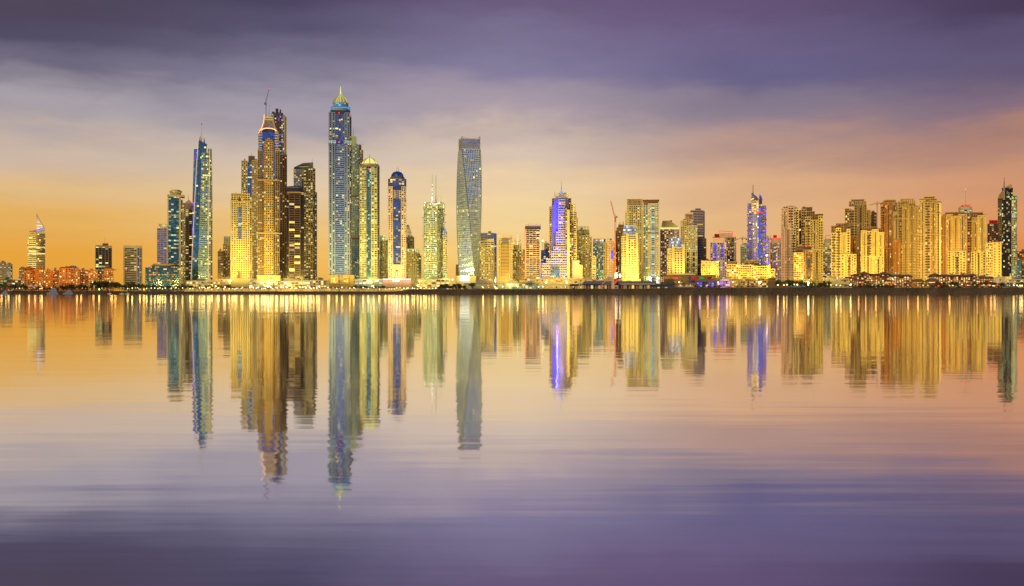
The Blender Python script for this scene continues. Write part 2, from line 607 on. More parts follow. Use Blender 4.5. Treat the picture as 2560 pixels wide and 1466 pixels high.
# ------------------------------------------------------------------ water
def water_mat():
    m = bpy.data.materials.new('water')
    m.use_nodes = True
    t = NT(m.node_tree)
    geo = t.n('ShaderNodeNewGeometry')
    sp = t.n('ShaderNodeSeparateXYZ')
    t.set(sp.inputs[0], geo.outputs['Position'])
    x, y = sp.outputs[0], sp.outputs[1]

    def waves(lx_, ly_, seed, detail):
        return t.noise(t.vec(t.math('DIVIDE', x, lx_), t.math('DIVIDE', y, ly_), seed), 1.0, detail, 0.5, out=0)
    w1 = waves(12.0, 1.1, 1.0, 2.0)
    w2 = waves(4.2, 0.32, 5.0, 2.0)
    w3 = waves(30.0, 3.2, 9.0, 2.0)
    gust = waves(160.0, 26.0, 12.0, 2.0)
    far = t.n('ShaderNodeMapRange', interpolation_type='SMOOTHSTEP')
    t.set(far.inputs[0], y)
    far.inputs[1].default_value, far.inputs[2].default_value, far.inputs[3].default_value, far.inputs[4].default_value = 60.0, 330.0, 1.0, 2.3
    amp = t.math('MULTIPLY', t.math('ADD', 0.45, t.math('MULTIPLY', gust, 1.1)), far.outputs[0])
    sy_ = t.math('ADD', t.math('ADD', t.math('MULTIPLY', t.math('SUBTRACT', w1, 0.5), WAVE_A), t.math('MULTIPLY', t.math('SUBTRACT', w2, 0.5), WAVE_B)), t.math('MULTIPLY', t.math('SUBTRACT', w3, 0.5), WAVE_C))
    sy_ = t.math('MULTIPLY', sy_, amp)
    v1 = t.noise(t.vec(t.math('DIVIDE', x, 5.0), t.math('DIVIDE', y, 0.6), 20.0), 1.0, 2.0, 0.5)
    sx_ = t.math('MULTIPLY', t.math('SUBTRACT', v1, 0.5), WAVE_X)
    nrm = t.n('ShaderNodeVectorMath', operation='NORMALIZE')
    t.set(nrm.inputs[0], t.vec(sx_, sy_, 1.0))
    g = t.n('ShaderNodeBsdfGlossy')
    g.inputs['Color'].default_value = (.94, .93, .95, 1)
    g.inputs['Roughness'].default_value = 0.045
    t.set(g.inputs['Normal'], nrm.outputs[0])
    d = t.n('ShaderNodeBsdfDiffuse')
    d.inputs[0].default_value = (.02, .025, .04, 1)
    lw = t.n('ShaderNodeLayerWeight')
    lw.inputs[0].default_value = 0.3
    mx = t.n('ShaderNodeMixShader')
    mx.inputs[0].default_value = 0.97
    t.set(mx.inputs[1], d.outputs[0])
    t.set(mx.inputs[2], g.outputs[0])
    o = t.n('ShaderNodeOutputMaterial')
    t.set(o.inputs[0], mx.outputs[0])
    MATS['water'] = m


WAVE_A, WAVE_B, WAVE_C, WAVE_X = 0.018, 0.011, 0.010, 0.032
water_mat()
m = MB()
m.poly([(-9000, -3000, 0), (9000, -3000, 0), (9000, 1900, 0), (-9000, 1900, 0)])
tag(m.build('water', 'water'), kind='structure')


# ------------------------------------------------------------------ land
def smooth(a, b_, v):
    t = max(0.0, min(1.0, (v - a) / (b_ - a)))
    return t * t * (3 - 2 * t)


def bank_height(px):
    """height of the shore embankment along the bay"""
    return 5.0 - .6 * smooth(300, 480, px) + 3.8 * smooth(985, 1030, px) + .6 * smooth(1300, 1440, px) + 2.0 * smooth(1600, 1700, px)


def coast(px):
    return 1768.0 if 1096 < px < 1192 else 1716.0


rg = random.Random(5)
m = MB()
xs = list(range(-400, 2961, 16))
for p, q in zip(xs, xs[1:]):
    a, c = coast(p + 8), coast(p + 8)
    xa, xb = gx(p, 1716), gx(q, 1716)
    m.poly([(xa, a, GROUND), (xb, c, GROUND), (xb * 40, 70000, GROUND), (xa * 40, 70000, GROUND)])
    m.poly([(xa, a, -2), (xb, c, -2), (xb, c, GROUND), (xa, a, GROUND)])
tag(m.build('ground', 'asphalt'), kind='structure')

# rock embankment
m = MB()
prof = ((1689.5, -1.2, 0), (1693, .25, .5), (1697, .62, .8), (1701, 1.0, .5), (1706, 1.03, .25), (1712, .98, .2), (1717, .3, .2))
xs = [-420 + 3 * i for i in range(1120)]
rows = []
for p in xs:
    hb = bank_height(p)
    rows.append([(gx(p, 1700) + rg.uniform(-.6, .6), Y + rg.uniform(-1, 1) * j * 1.4, (hb * f if f > 0 else -1.5) + rg.uniform(-1, 1) * j) for Y, f, j in prof])
for r, q in zip(rows, rows[1:]):
    for k in range(len(prof) - 1):
        m.poly([r[k], q[k], q[k + 1], r[k + 1]])
for _ in range(2600):                                # loose boulders on the slope
    p = rg.uniform(-20, 2580)
    f = rg.random()
    hb = bank_height(p)
    r0 = rg.uniform(.5, 1.5)
    cx, cyy, cz = gx(p, 1700), 1690.5 + 12 * f, max(-.3, hb * min(1, f * 1.15) - r0 * .25)
    tw = rg.uniform(0, 6)
    m.loft([(cz + r0 * zz, [(cx + r0 * k * rg.uniform(.75, 1.25) * math.cos(tw + q * 1.256), cyy + r0 * k * rg.uniform(.75, 1.25) * math.sin(tw + q * 1.256)) for q in range(5)]) for zz, k in ((-.8, .5), (-.1, 1.0), (.45, .75), (.75, .25))])
MATS['rock'] = None
wall_mat('rock', (.10, .075, .05), .95, .6)
tag(m.build('shore', 'rock'), kind='structure')

# lit promenade paving behind the bank
m = MB()
for (p0, p1, y0, y1) in ((290, 1092, 1722, 1790), (1196, 2560, 1722, 1752)):
    z = GROUND + .02
    m.poly([(gx(p0, y0), y0, z), (gx(p1, y0), y0, z), (gx(p1, y0), y1, z), (gx(p0, y0), y1, z)])
tag(m.build('promenade', 'paving'), kind='structure')

# ------------------------------------------------------------------ the skyline, from the far end of the bay round to the other
TW = 'skyscraper'
office = Style('sand', 'glass_dark', 3.6, 6, 0, .45, .3, .4, .18, ('pale', 'warm'))
creamy = Style('cream', 'glass_dark', 3.4, 3.6, .5, .45, .5, .35, .15, ('warm', 'pale'))
jbr = Style('sand', 'glass_black', 5.2, 5.6, .36, .38, .6, .5, .035, ('warm', 'warm', 'pale'))
jbr2 = jbr.alt(wall='tan', lit=.05)

# pale blocks far off in the haze of the shore
for (a, b_, t, lab) in ((0, 15, 656, 'pale hazy apartment block at the very edge of the skyline'), (15.5, 31, 661, 'far pale block with a dark central recess near the sail tower'),
                        (48, 64, 671, 'short far yellow block just before the sail topped tower')):
    b = Bld('apartment_block', lab, 'building', (a + b_) / 2, 3000, group='far blocks at the end of the bay')
    b.blk(a, b_, t, creamy.alt(fh=4.5, bw=6, lit=.2), pb=722)
    b.blk(a + 4, b_ - 4, t - 3, creamy.alt(lit=0), pb=t, d=20)
    if a == 15.5:
        b.blk(20, 27, t + 6, Style('slate', 'glass_grey', 4, 6, 0, .3, lit=.1), fy=3, d=5)
    b.done()

# sail topped office tower
b = Bld(TW, 'yellow lit office tower topped by a curved white barred sail', 'skyscraper', 92, 2300)
so = Style('ivory', 'glass_bronze', 4.4, 8, .08, .55, .3, .5, .10, ('lemon', 'gold_light'), .10)
b.crn(72, 90, 113, 583, so, th=25)
b.blk(69, 75, 601, so, fy=-8, d=30)
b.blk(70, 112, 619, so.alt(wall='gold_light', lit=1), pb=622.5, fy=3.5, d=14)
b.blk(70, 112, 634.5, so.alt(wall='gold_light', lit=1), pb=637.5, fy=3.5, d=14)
b.xz('roof_wedge', 'lime', [(90, 583.5), (113, 583.5), (113, 568), (90, 577)], fy=-3, d=18)
b.xz('roof_wedge', 'lime', [(72, 583.5), (90, 583.5), (90, 577), (74, 580)], fy=-6, d=18)
b.bar('roof_light', 'soft_red', [(73, 580, -1), (91, 576.5, -1)], 1.0)
b.bar('roof_light', 'blue_light', [(91, 576.5, -1), (107, 570.5, -1)], 1.2)
b.bar('sail_spine', 'ivory', [(91, 577, 6), (91, 534, 6)], .9, r2=.3)
b.bar('sail_rib', 'mauve', [(110.5, 568.5, 6), (102, 555, 6), (96, 544, 6), (91.5, 534, 6)], .9, r2=.4)
for i, (py, xr) in enumerate(((571, 106), (567, 107.5), (563, 105.5), (559, 103), (555, 100.6), (551, 98.2), (547.5, 96.2))):
    b.box('sail_bar', 'white_light', 91.5, xr, py, py + 1.2, fy=-5.4, d=6.6)
b.xz('sail_cap', 'ochre', [(91, 545), (95, 545), (91.4, 532)], fy=-5.5, d=6.5)
b.done()

# long orange lit beach hotel
pl = Style('plaster', 'glass_black', 3.4, 4.2, .5, .42, .5, .4, .30, ('orange', 'gold_light', 'orange', 'warm'))
b = Bld('hotel', 'long orange lit beach hotel with a dome and flat flared roof pavilions', 'hotel', 175, 1850)
b.cyl(73, 15, 673, pl, n=12)
b.lathe('roof', 'tile', 73, [(16.5, 673), (10, 670), (2, 668.5)], y=15 * b.S)
b.blk(88, 98, 675, pl.alt(lit=.05, pw=.9), d=24)
b.blk(98, 109, 676, pl, fy=2, d=24)
b.blk(98.5, 107.5, 669.5, pl.alt(lit=.02), pb=678, d=10)
b.hip('roof', 'tile', 97.5, 108.5, 669, 666, d=10)
b.blk(109, 132, 679, pl, fy=0, d=26)
b.blk(132, 148, 678, pl.alt(wall='rust', lit=.3), fy=-4, d=26)
b.blk(148, 178, 672, pl.alt(bw=5), fy=6, d=26)
b.blk(152, 176, 669.5, pl.alt(wall='brown', lit=.05), pb=673, d=14)
b.lathe('dome', 'slate', 182, [(13, 670), (11, 667), (7, 664.8), (1, 663.8)], y=14)
b.blk(178, 200, 674, pl, fy=3, d=26)
b.blk(200, 221, 676, pl.alt(wall='rust', lit=.35), fy=-3, d=26)
b.blk(221, 245, 677, pl.alt(bw=4.6, lit=.5), fy=3, d=26)
b.blk(245, 261, 680, pl.alt(wall='rust', lit=.25), fy=-2, d=26)
b.blk(261, 284, 672, pl.alt(lit=.55), fy=7, d=20)
b.hip('roof', 'tile', 258, 286, 672, 667.5, fy=9, d=22, ridge=.2)
b.box('canopy', 'tile', 276, 293, 673.3, 674.6, fy=5, d=14)
b.light_strip('roof_light', 'gold_light', 263, 283, 674.5, .8, 8)
b.light_strip('roof_light', 'soft_red', 60, 86, 675, .8, 1)
for k in range(7):
    b.bar('column', 'plaster', [(149 + 4.6 * k, 721, -10), (149 + 4.6 * k, 709, -10)], 1.0)
b.box('portico', 'plaster', 147, 179, 707, 709, fy=11, d=-6)
for k in range(46):
    px = 60 + 4.8 * k + b.rng.uniform(-1, 1)
    b.ball('wall_light', 'gold_light', px, b.rng.choice((681, 686, 691, 697, 702, 706)) + b.rng.uniform(-1, 1), .75, -1.2 - (7.5 if 148 < px < 178 or px > 261 else 3.4 if px > 178 else 0.6))
b.done()

# dark office tower with pale ribs
b = Bld(TW, 'short dark office tower with thin pale ribs and a red lit roof box', 'skyscraper', 259, 2250)
b.blk(239, 279, 616, Style('ochre', 'glass_black', 4, 6.2, .14, .12, .8, .2, .05, ('lemon',), .13))
b.box('roof_slab', 'cream', 238.5, 279.5, 615.5, 618, fy=.9)
b.box('plant_room', 'rust', 256, 271, 609, 616, fy=-4, d=16)
b.bar('roof_light', 'red_light', [(257, 609, 3), (270, 609, 3)], .6)
b.bar('roof_light', 'soft_red', [(240, 614.5, -1), (254, 614.5, -1)], .5)
b.mast(262, 609, 593, .25)
b.mast(267.5, 609, 607 - 2, .4)
b.done()

# beige office slab
b = Bld(TW, 'stand alone beige office slab with dark ribbon windows and a blank pale frame', 'skyscraper', 332, 2100)
b.blk(309, 344, 620, Style('cream', 'glass_black', 3.7, 7, 0, .52, .3, .5, .06, ('pale', 'lemon'), .06))
b.box('frame', 'cream', 309, 312.5, 614, 715, fy=1.5)
b.box('frame', 'cream', 341, 344, 614, 715, fy=1.5)
b.box('frame', 'ivory', 308.5, 355.5, 614, 621, fy=2)
b.blk(344, 348, 622, Style('slate', 'glass_blue', 3.7, 6, 0, .2, lit=.1), fy=-2)
b.blk(348, 355, 622, creamy.alt(fh=3.7, pw=.45, bw=7), fy=1)
b.beacon(315, 675, -3, .9)
b.done()

# green glass block on the promenade
b = Bld('office_building', 'wide dark green glass block with scattered lit offices and a drum roof', 'building', 410, 1880)
b.blk(364, 448, 671, Style('navy', 'glass_green', 3.6, 3.2, .14, .2, .3, .3, .16, ('warm', 'pale', 'orange'), .04))
b.blk(448, 457, 671, creamy.alt(bw=4), fy=1.5)
b.blk(381, 450, 666, Style('dark', 'glass_green', 3.6, 4, .1, .2, lit=.1), pb=671.5, fy=-3, d=24)
b.lathe('roof_drum', 'tan', 415, [(33, 666), (34, 659.5), (31, 659), (1, 658.7)], y=26, fy=-1)
for k in range(9):
    b.ball('roof_lamp', 'peach_light', 366 + 3.2 * k if k < 5 else 432 + 5 * (k - 5), 668.5, .8)
b.done()

# slim grey tower
b = Bld(TW, 'slim plain grey tower in front of the white framed green tower', 'skyscraper', 405, 2050)
b.blk(393, 417, 572, Style('mauve', 'glass_grey', 3.8, 6, .08, .3, .3, .25, .03, ('pale',), .08))
b.blk(397, 416.5, 561, Style('ivory', 'glass_pale', 3.8, 2, .4, .1, lit=.5, lm=('crown_light',)), pb=572.5, fy=-2, d=20)
b.beacon(396, 604)
b.done()

# white framed green tower with a round crown
b = Bld(TW, 'green glass tower in a pale frame under a flat round crown', 'skyscraper', 440, 2080)
gg = Style('navy', 'glass_green', 3.8, 5, .05, .18, .2, .25, .10, ('lemon', 'cool', 'pale'), .22)
b.blk(421, 447.5, 491, gg)
b.box('frame', 'ivory', 418.5, 421.3, 490, 715, fy=1.5)
b.box('frame', 'ivory', 447.3, 452.5, 490, 715, fy=1.8)
b.box('frame', 'ivory', 418.5, 462, 487, 492.5, fy=2.2)
b.blk(452.5, 456.5, 495, gg, fy=-1)
b.blk(456.5, 463, 508, Style('cream', 'glass_dark', 3.8, 3, .35, .45, lit=.2, lm=('lemon',)), fy=.5)
b.lathe('crown', 'ivory', 439, [(13.5, 487), (13.8, 481), (16, 478.5), (16.6, 476), (12, 475.5), (12.4, 473.2), (2, 472.6)], y=22)
for k in range(9):
    b.ball('crown_lamp', 'crown_light', 428 + 2.7 * k, 479.5, .7, 22 - 16.2 * b.S * math.sqrt(max(.05, 1 - ((k - 4) / 5.2) ** 2)))
b.beacon(449, 492, -3)
b.beacon(420, 490, -3, .8)
b.done()

# brown tower with a pink pyramid
b = Bld(TW, 'narrow brown tower under a pink pyramid roof tucked behind the blade tower', 'skyscraper', 471, 2150)
b.blk(463, 481, 511, Style('ochre', 'glass_dark', 3.6, 6, .25, .4, .5, .4, .15, ('warm', 'pale')))
b.box('attic', 'pink', 462.5, 481, 509, 523, fy=1)
b.hip('roof', 'pink', 463, 481, 509, 497.5, d=24, over=.5)
b.mast(470.5, 499, 484, .4, 12)
b.done()

# leaning blue and gold blade tower
b = Bld(TW, 'tall tapering blue glass blade tower with a slanted top and gold edges', 'skyscraper', 505, 1990)
X, Z = b.lx, b.lz
sb = Style('navy', 'glass_sea', 4.0, 4.2, .06, .12, .15, .15, .03, ('lemon', 'pale'), .02)
sy = Style('seagreen', 'glass_teal', 4.2, 3.4, .06, .32, .35, .6, .13, ('lemon', 'pale', 'gold_light'), .08)


def ringpx(pts, pts2=None):
    return [(X(a), y) for a, y in pts]


# left glass wing, main blue face, ribbed gold face, right shoulder
b.facade([(0, ringpx([(477, 4), (494, -2), (497, 30), (480, 34)])), (Z(520), ringpx([(481, 4), (499, -2), (500, 30), (484, 34)])), (Z(375), ringpx([(485, 4), (497, -2), (499, 30), (487, 34)]))], sb.alt(glass='glass_teal', lit=.08, lm=('lemon', 'violet_light')))
b.facade([(0, ringpx([(478.5, -2.2), (494, -6), (505, 30), (483, 34)])), (Z(520), ringpx([(486, -2.2), (503, -6), (508, 30), (488, 34)])), (Z(362), ringpx([(495, -2.2), (517, -6), (517, 30), (497, 34)]))], sb)
b.xz('slanted_top', 'glass_sea', [(495, 363), (517.3, 363), (517.3, 361), (497, 352)], fy=4, d=28)
b.facade([(0, ringpx([(494, -7), (526, -3), (526, 30), (494, 34)])), (Z(520), ringpx([(501, -7), (527, -3), (527, 30), (501, 34)])), (Z(384), ringpx([(505, -7), (524, -3), (524, 30), (505, 34)]))], sy)
b.facade([(0, ringpx([(519, -4), (531, 0), (531, 30), (519, 32)])), (Z(520), ringpx([(520, -4), (530.5, 0), (530.5, 30), (520, 32)])), (Z(373), ringpx([(521, -4), (529, 0), (529, 30), (521, 32)]))], sy.alt(glass='glass_dark', lit=.15))
for pts in ([(477.5, 700, -6), (486, 520, -6.5), (491, 420, -6.5), (495.8, 352, -5)], [(520.6, 700, -8.4), (522, 520, -8.4), (524.5, 373, -7)], [(526.6, 700, -5.4), (528, 520, -5.4), (528.6, 373, -5.2)]):
    b.bar('edge_light', 'peach_light', pts, .55)
b.xz('fin', 'cream', [(496, 355), (502, 355), (502, 338), (500, 340)], fy=-2, d=1)
b.xz('fin', 'lightblue', [(508, 358), (514, 360), (510.5, 341)], fy=-8, d=10)
b.mast(504, 356, 309, .8, 6, 'spire', 'ivory', .4)
b.ball('spire_tip', 'steel', 504, 309.5, 1.5, 6)
b.box('podium', 'cream', 474, 536, 701, 718, fy=9)
b.done()

# small stepped pair beyond the palms
b = Bld(TW, 'short dark balconied block between the blade tower and the yellow arched tower', 'building', 551, 2100)
b.blk(545, 558, 629, Style('tan', 'glass_dark', 3.6, 6, .1, .4, .4, .9, .1, ('warm',)))
b.done()
b = Bld(TW, 'slender block with a glowing white crown beside the yellow arched tower', 'skyscraper', 566, 2130)
b.blk(558, 575, 611, creamy.alt(wall='tan', bw=4))
b.blk(560, 575.5, 592.5, creamy.alt(wall='lime', glass='glass_dark', lit=.1), pb=612, d=22)
b.bar('crown_light_tube', 'white_light', [(560, 593, -1), (575, 593, -1)], 1.1)
b.done()

# yellow tower with central blue strips and arched base
b = Bld(TW, 'yellow stone tower with a blue glass centre strip and arched doorway', 'skyscraper', 603, 1940)
yt = Style('cream', 'glass_black', 4.2, 4.2, .42, .42, .45, .35, .06, ('lemon', 'warm'))
b.blk(577, 624, 503, yt, d=34)
b.blk(578, 590, 486, yt, fy=1.5, d=30)
b.blk(613, 624, 486, yt, fy=1.5, d=30)
b.blk(590, 613, 491, yt.alt(lit=.04), fy=3, d=32)
b.blk(624, 630, 493, yt.alt(wall='ochre', lit=.1), fy=-3, d=34)
b.box('cornice', 'ochre', 577.5, 625, 484, 487.5, fy=3.4, d=31)
b.box('cornice', 'ochre', 577, 625, 502, 505, fy=4, d=3)
b.blk(595.5, 602.5, 517, Style('cream', 'glass_teal', 3.5, 6, 0, .08, lit=.05, lm=('cool',)), pb=543, fy=4.4, d=2)
b.blk(595.5, 602.5, 545, Style('cream', 'glass_teal', 3.5, 6, 0, .08, lit=.05, lm=('cool',)), pb=598, fy=4.4, d=2)
b.lathe('clock', 'navy', 598.7, [(3.6, 503.5), (3.6, 497)], y=-2.9, n=16)
b.xz('arch', 'brown', [(594.5, 697), (594.5, 681), (596, 677.5), (598, 676), (600, 677.5), (601.5, 681), (601.5, 697)], fy=3.6, d=1)
b.box('podium', 'cream', 574, 634, 697, 718, fy=8)
b.bar('antenna', 'steel', [(580, 486, 8), (590, 481.5, 8)], .4)
b.done()

# grey gold tower behind it
b = Bld(TW, 'tall gold and grey tower with a dark roof box behind the yellow arched tower', 'skyscraper', 624, 2080)
gt = Style('cream', 'glass_dark', 3.6, 3.6, .45, .4, .5, .4, .2, ('warm', 'pale', 'lemon'))
b.blk(604, 619, 404, gt, fy=2)
b.blk(619, 630, 407, Style('slate', 'glass_blue', 3.6, 4, .1, .2, lit=.12, lm=('lemon',)), fy=0)
b.blk(630, 645, 402, gt, fy=2)
b.box('plant_room', 'brown', 621, 637, 389, 408, fy=-6, d=20)
b.mast(628.5, 389, 380, .4, 12)
b.done()

# the great arched tower with concave crown
b = Bld(TW, 'very tall sand stone tower with a concave lattice crown edged in gold light', 'skyscraper', 671.5, 1960)
et = Style('ochre', 'glass_black', 4.6, 4.6, .44, .42, .6, .45, .10, ('warm', 'pale', 'lemon'))
strip = Style('ochre', 'glass_black', 3.7, 5, .3, .10, .6, .2, .06, ('pale', 'warm'))
b.blk(646, 696, 331, Style('navy', 'glass_blue', 3.7, 4, .05, .12, .2, .2, .02, ('cool', 'lemon')), d=38)
b.blk(645, 655, 377, strip, fy=4, d=34)
b.blk(688, 698, 377, strip, fy=4, d=34)
b.blk(655, 660, 452, strip.alt(wall='tan'), fy=2.5, d=34)
b.blk(683, 688, 452, strip.alt(wall='tan'), fy=2.5, d=34)
b.blk(660, 683, 357, et.alt(bw=3.4), fy=6, d=20)
b.blk(663, 680, 352, et.alt(lit=0), pb=358, fy=5.5, d=18)
b.blk(668, 675, 348, et.alt(lit=0), pb=353, fy=5, d=16)
b.blk(647, 655, 333, Style('cream', 'glass_blue', 5.0, 9, 0, .5, lit=0, sd=.9), pb=378, fy=3, d=30)
b.blk(687.5, 696, 333, Style('cream', 'glass_blue', 5.0, 9, 0, .5, lit=0, sd=.9), pb=378, fy=3, d=30)
for py in (452, 584):
    b.box('cornice', 'ochre', 643.8, 699, py - 2, py + 1.5, fy=7.5, d=36)
b.box('cornice', 'ochre', 644.3, 656, 375.5, 378.5, fy=5, d=34)
b.box('cornice', 'ochre', 687, 698.7, 375.5, 378.5, fy=5, d=34)
for py in (488, 505, 540, 558, 573, 600, 640):
    b.light_strip('ledge_light', 'peach_light', 645.5, 654, py, .9, 4.6)
    b.light_strip('ledge_light', 'peach_light', 689, 697.5, py - 9, .9, 4.6)
for y0 in (-4.0, 26.0):
    for sgn in (-1, 1):
        pts = [(671.5 + sgn * 25.0, 336, y0), (671.5 + sgn * 23, 330, y0), (671.5 + sgn * 17, 321, y0), (671.5 + sgn * 13.2, 309, y0), (671.5 + sgn * 11.5, 298, y0), (671.5 + sgn * 11.2, 288, y0)]
        b.bar('crown_edge', 'peach_light' if y0 < 0 else 'cream', pts, 1.0)
        f = [(p[0], p[1]) for p in pts] + [(671.5, 288 + 6), (671.5, 331)]
    for sgn in (-1, 1):
        for k in range(10):                                # lattice bars
            t0 = -13.5 + 3.0 * k
            a, c = (671.5 + max(-15, min(15, t0)), 324), (671.5 + max(-9.5, min(9.5, t0 * .62 + sgn * 7)), 303)
            b.bar('crown_lattice', 'mauve', [(a[0], a[1], y0 + .6), (c[0], c[1], y0 + .6)], .42, 4)
b.xz('crown_side', 'cream', [(648, 333), (655, 320), (658.7, 309), (660.5, 298), (662, 298), (661, 309), (659, 322), (654, 333)], fy=3, d=26)
b.xz('crown_side', 'cream', [(695, 333), (688, 320), (684.3, 309), (682.5, 298), (681, 298), (682, 309), (684, 322), (689, 333)], fy=3, d=26)
b.box('crown_core', 'violetpaint', 661.5, 681.5, 300, 332, fy=-4, d=22)
b.box('crown_beam', 'ivory', 661, 682, 293, 297, fy=3.5, d=26)
b.box('crown_beam', 'ivory', 661.5, 681.5, 298.5, 302, fy=3.5, d=26)
b.bar('crown_arch', 'peach_light', [(652, 328, -5.5), (657, 324.5, -5.5), (664, 322.6, -5.5), (671.5, 322, -5.5), (679, 322.6, -5.5), (686, 324.5, -5.5), (691, 328, -5.5)], .9)
b.lathe('crown_dome', 'ivory', 672.5, [(4.5, 293), (4, 290), (2, 287.5), (.4, 286)], y=10)
b.mast(672.7, 288, 258, .5, 10)
b.beacon(672.7, 262, 10, .9)
b.beacon(667.5, 364, -8.5)
b.beacon(667.5, 414, -8.5, .8)
b.beacon(667, 458, -9, .9)
b.box('podium', 'ivory', 642, 701, 689, 718, fy=12)
b.done()

# tower still being finished behind it
b = Bld(TW, 'dark unfinished tower with ragged steel on its roof behind the concave crowned tower', 'skyscraper', 695, 2060)
b.blk(679, 703, 286, Style('brown', 'glass_dark', 3.7, 3.4, .3, .3, .5, .4, .16, ('pale', 'cool', 'violet_light')), fy=2)
b.blk(703, 711, 289, Style('slate', 'glass_blue', 3.7, 4, .1, .25, lit=.25, lm=('cool', 'lemon', 'pale')), fy=0)
b.blk(711, 716, 292, Style('ochre', 'glass_dark', 9, 9, .7, .1, lit=0), fy=2)
b.blk(700, 717, 388, Style('brown', 'glass_dark', 3.7, 4, .45, .3, lit=.05), fy=4)
for (p0, p1, t) in ((680, 686, 279), (689, 696, 271), (699, 703, 273), (681, 706, 281.5), (704, 708, 282)):
    b.box('roof_frame', 'navy', p0, p1, t, 287, fy=-4, d=20)
b.bar('ledge_light', 'orange', [(702, 354, -3), (711, 354, -3)], .8)
b.done()

# near black rounded tower
b = Bld(TW, 'black rounded tower with pale balcony bands and a flared dark cap', 'skyscraper', 738.5, 1920)
bt = Style('brown', 'glass_black', 4.4, 8, .06, .18, .8, .6, .07, ('warm', 'pale'))
b.blk(717, 760, 478, Style('dark', 'glass_black', 3.6, 5, .1, .14, lit=.05, lm=('warm',)), d=34)
b.blk(723, 736, 480, bt, fy=3.5, d=16)
b.blk(736.6, 750, 480, bt, fy=3.5, d=16)
b.lathe('cap', 'navy', 738, [(20.5, 482), (20.5, 470), (22, 467.5), (20, 465.5), (2, 465)], y=20 * b.S)
b.lathe('cap_rim', 'slate', 738, [(21.6, 470.5), (22.4, 468.5), (21, 467)], y=20 * b.S)
b.box('cornice', 'tan', 718, 759, 481, 483, fy=4.6, d=20)
for py in (516, 554, 573, 588, 608, 640, 655, 672):
    b.box('bay', 'ivory', *b.rng.choice(((723, 736.5), (736.5, 750))), py, py + 5, fy=6, d=0)
b.box('podium', 'grey', 712, 790, 701, 718, fy=8)
b.done()

# twin behind it with a slanting top
b = Bld(TW, 'tan balconied tower with a slanting grey top behind the black rounded tower', 'skyscraper', 762, 2060)
tb = Style('cream', 'glass_dark', 3.6, 4.2, .3, .4, .5, .7, .2, ('warm', 'pale'))
b.blk(735, 754, 424, tb.alt(glass='glass_teal', lit=.12), fy=0)
b.crn(754, 782, 788, 421, tb, th=12)
b.xz('slanted_top', 'steel', [(735, 424.5), (783, 420.5), (783, 405.5), (757, 408), (735, 419)], fy=-2, d=22)
b.bar('roof_light', 'lemon', [(748, 418, -.6), (772, 416.5, -.6)], .7)
b.blk(787, 792, 481, tb.alt(wall='slate'), fy=-4)
b.mast(780.5, 406, 395, .4, 10)
b.done()

# tallest tower
b = Bld(TW, 'tallest tower, slate coloured, with a glowing ribbed dome, blue ring and needle', 'skyscraper', 850, 1960)
pm = Style('steelblue', 'glass_dark', 3.7, 6.2, .52, .3, .6, .4, .15, ('lemon', 'pale', 'warm'))
pc = Style('steelblue', 'glass_blue', 3.9, 4.4, .0, .34, .3, .9, .10, ('lemon', 'pale', 'warm'), .02)
up = Style('slate', 'glass_blue', 3.7, 4.4, .15, .3, .3, .5, .08, ('lemon', 'gold_light'))
b.blk(822.5, 838, 283, pm, fy=3, d=42)
b.blk(861.5, 874, 283, pm, fy=3, d=42)
b.blk(874, 878, 292, pm.alt(wall='slate'), fy=-2, d=40)
b.blk(838, 861.5, 284, Style('navy', 'glass_blue', 3.7, 4, .05, .1, lit=.05, lm=('lemon',)), pb=360, fy=0, d=42)
b.blk(837.8, 846, 288, up, pb=352, fy=1.6, d=30)
b.blk(852, 861.5, 288, up, pb=352, fy=1.6, d=30)
b.blk(838, 861.5, 360, Style('navy', 'glass_black', 3.9, 4, .05, .1, lit=.04, lm=('lemon',)), fy=0, d=42)
b.blk(840, 860, 362, pc, fy=1.4, d=38)
for (p0, p1) in ((821.5, 839.5), (860, 878.8)):
    b.blk(p0, p1, 353.5, Style('lightblue', 'glass_teal', 2.2, 2.2, .35, .3, lit=.9, lm=('cyan_light', 'cyan_light', 'cool')), pb=360.5, fy=5, d=44)
b.box('setback', 'navy', 827, 875, 276.5, 284, fy=2, d=40)
cyy = 22.0
b.lathe('gallery', 'lightblue', 851.5, [(24, 279), (24, 276), (25, 272), (25.2, 264.5), (21, 263.5), (2, 263)], y=cyy)
ring = lambda r, py: [(b.lx(851.5) + r * b.S * math.cos(math.pi + math.pi * k / 30), cyy + r * b.S * math.sin(math.pi + math.pi * k / 30), b.lz(py)) for k in range(31)]
b.mb('gallery_light', 'cyan_light').tube(ring(25.6, 268), 1.1, 6)
b.mb('gallery_light', 'sky_light').tube(ring(25.6, 265.6), .6, 6)
b.mb('gallery_light', 'crown_light').tube(ring(24.5, 275.3), .75, 6)
b.cyl(851.5, 19, 254, Style('lightblue', 'glass_teal', 3, 3, .1, .2, lit=.35, lm=('cool', 'cyan_light')), pb=263.5, back=cyy, n=18)
b.lathe('dome', 'ivory', 851.5, [(19.3, 255), (19.4, 253), (17, 247.5), (12.5, 241.5), (7, 237), (3.2, 234), (1.6, 231)], y=cyy, n=24)
for k in range(15):
    a = math.pi * (k + .5) / 15
    f = lambda r, py: (b.lx(851.5) - r * b.S * math.cos(a), cyy - r * b.S * math.sin(a), b.lz(py))
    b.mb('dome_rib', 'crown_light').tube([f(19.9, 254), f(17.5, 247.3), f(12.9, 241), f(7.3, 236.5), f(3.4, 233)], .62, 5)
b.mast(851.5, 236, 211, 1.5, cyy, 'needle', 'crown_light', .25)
for py in (284, 357, 409.5, 537, 601):
    b.beacon(847.5, py, -6.4, 1.3)
b.beacon(877.5, 288, -2, 1.6)
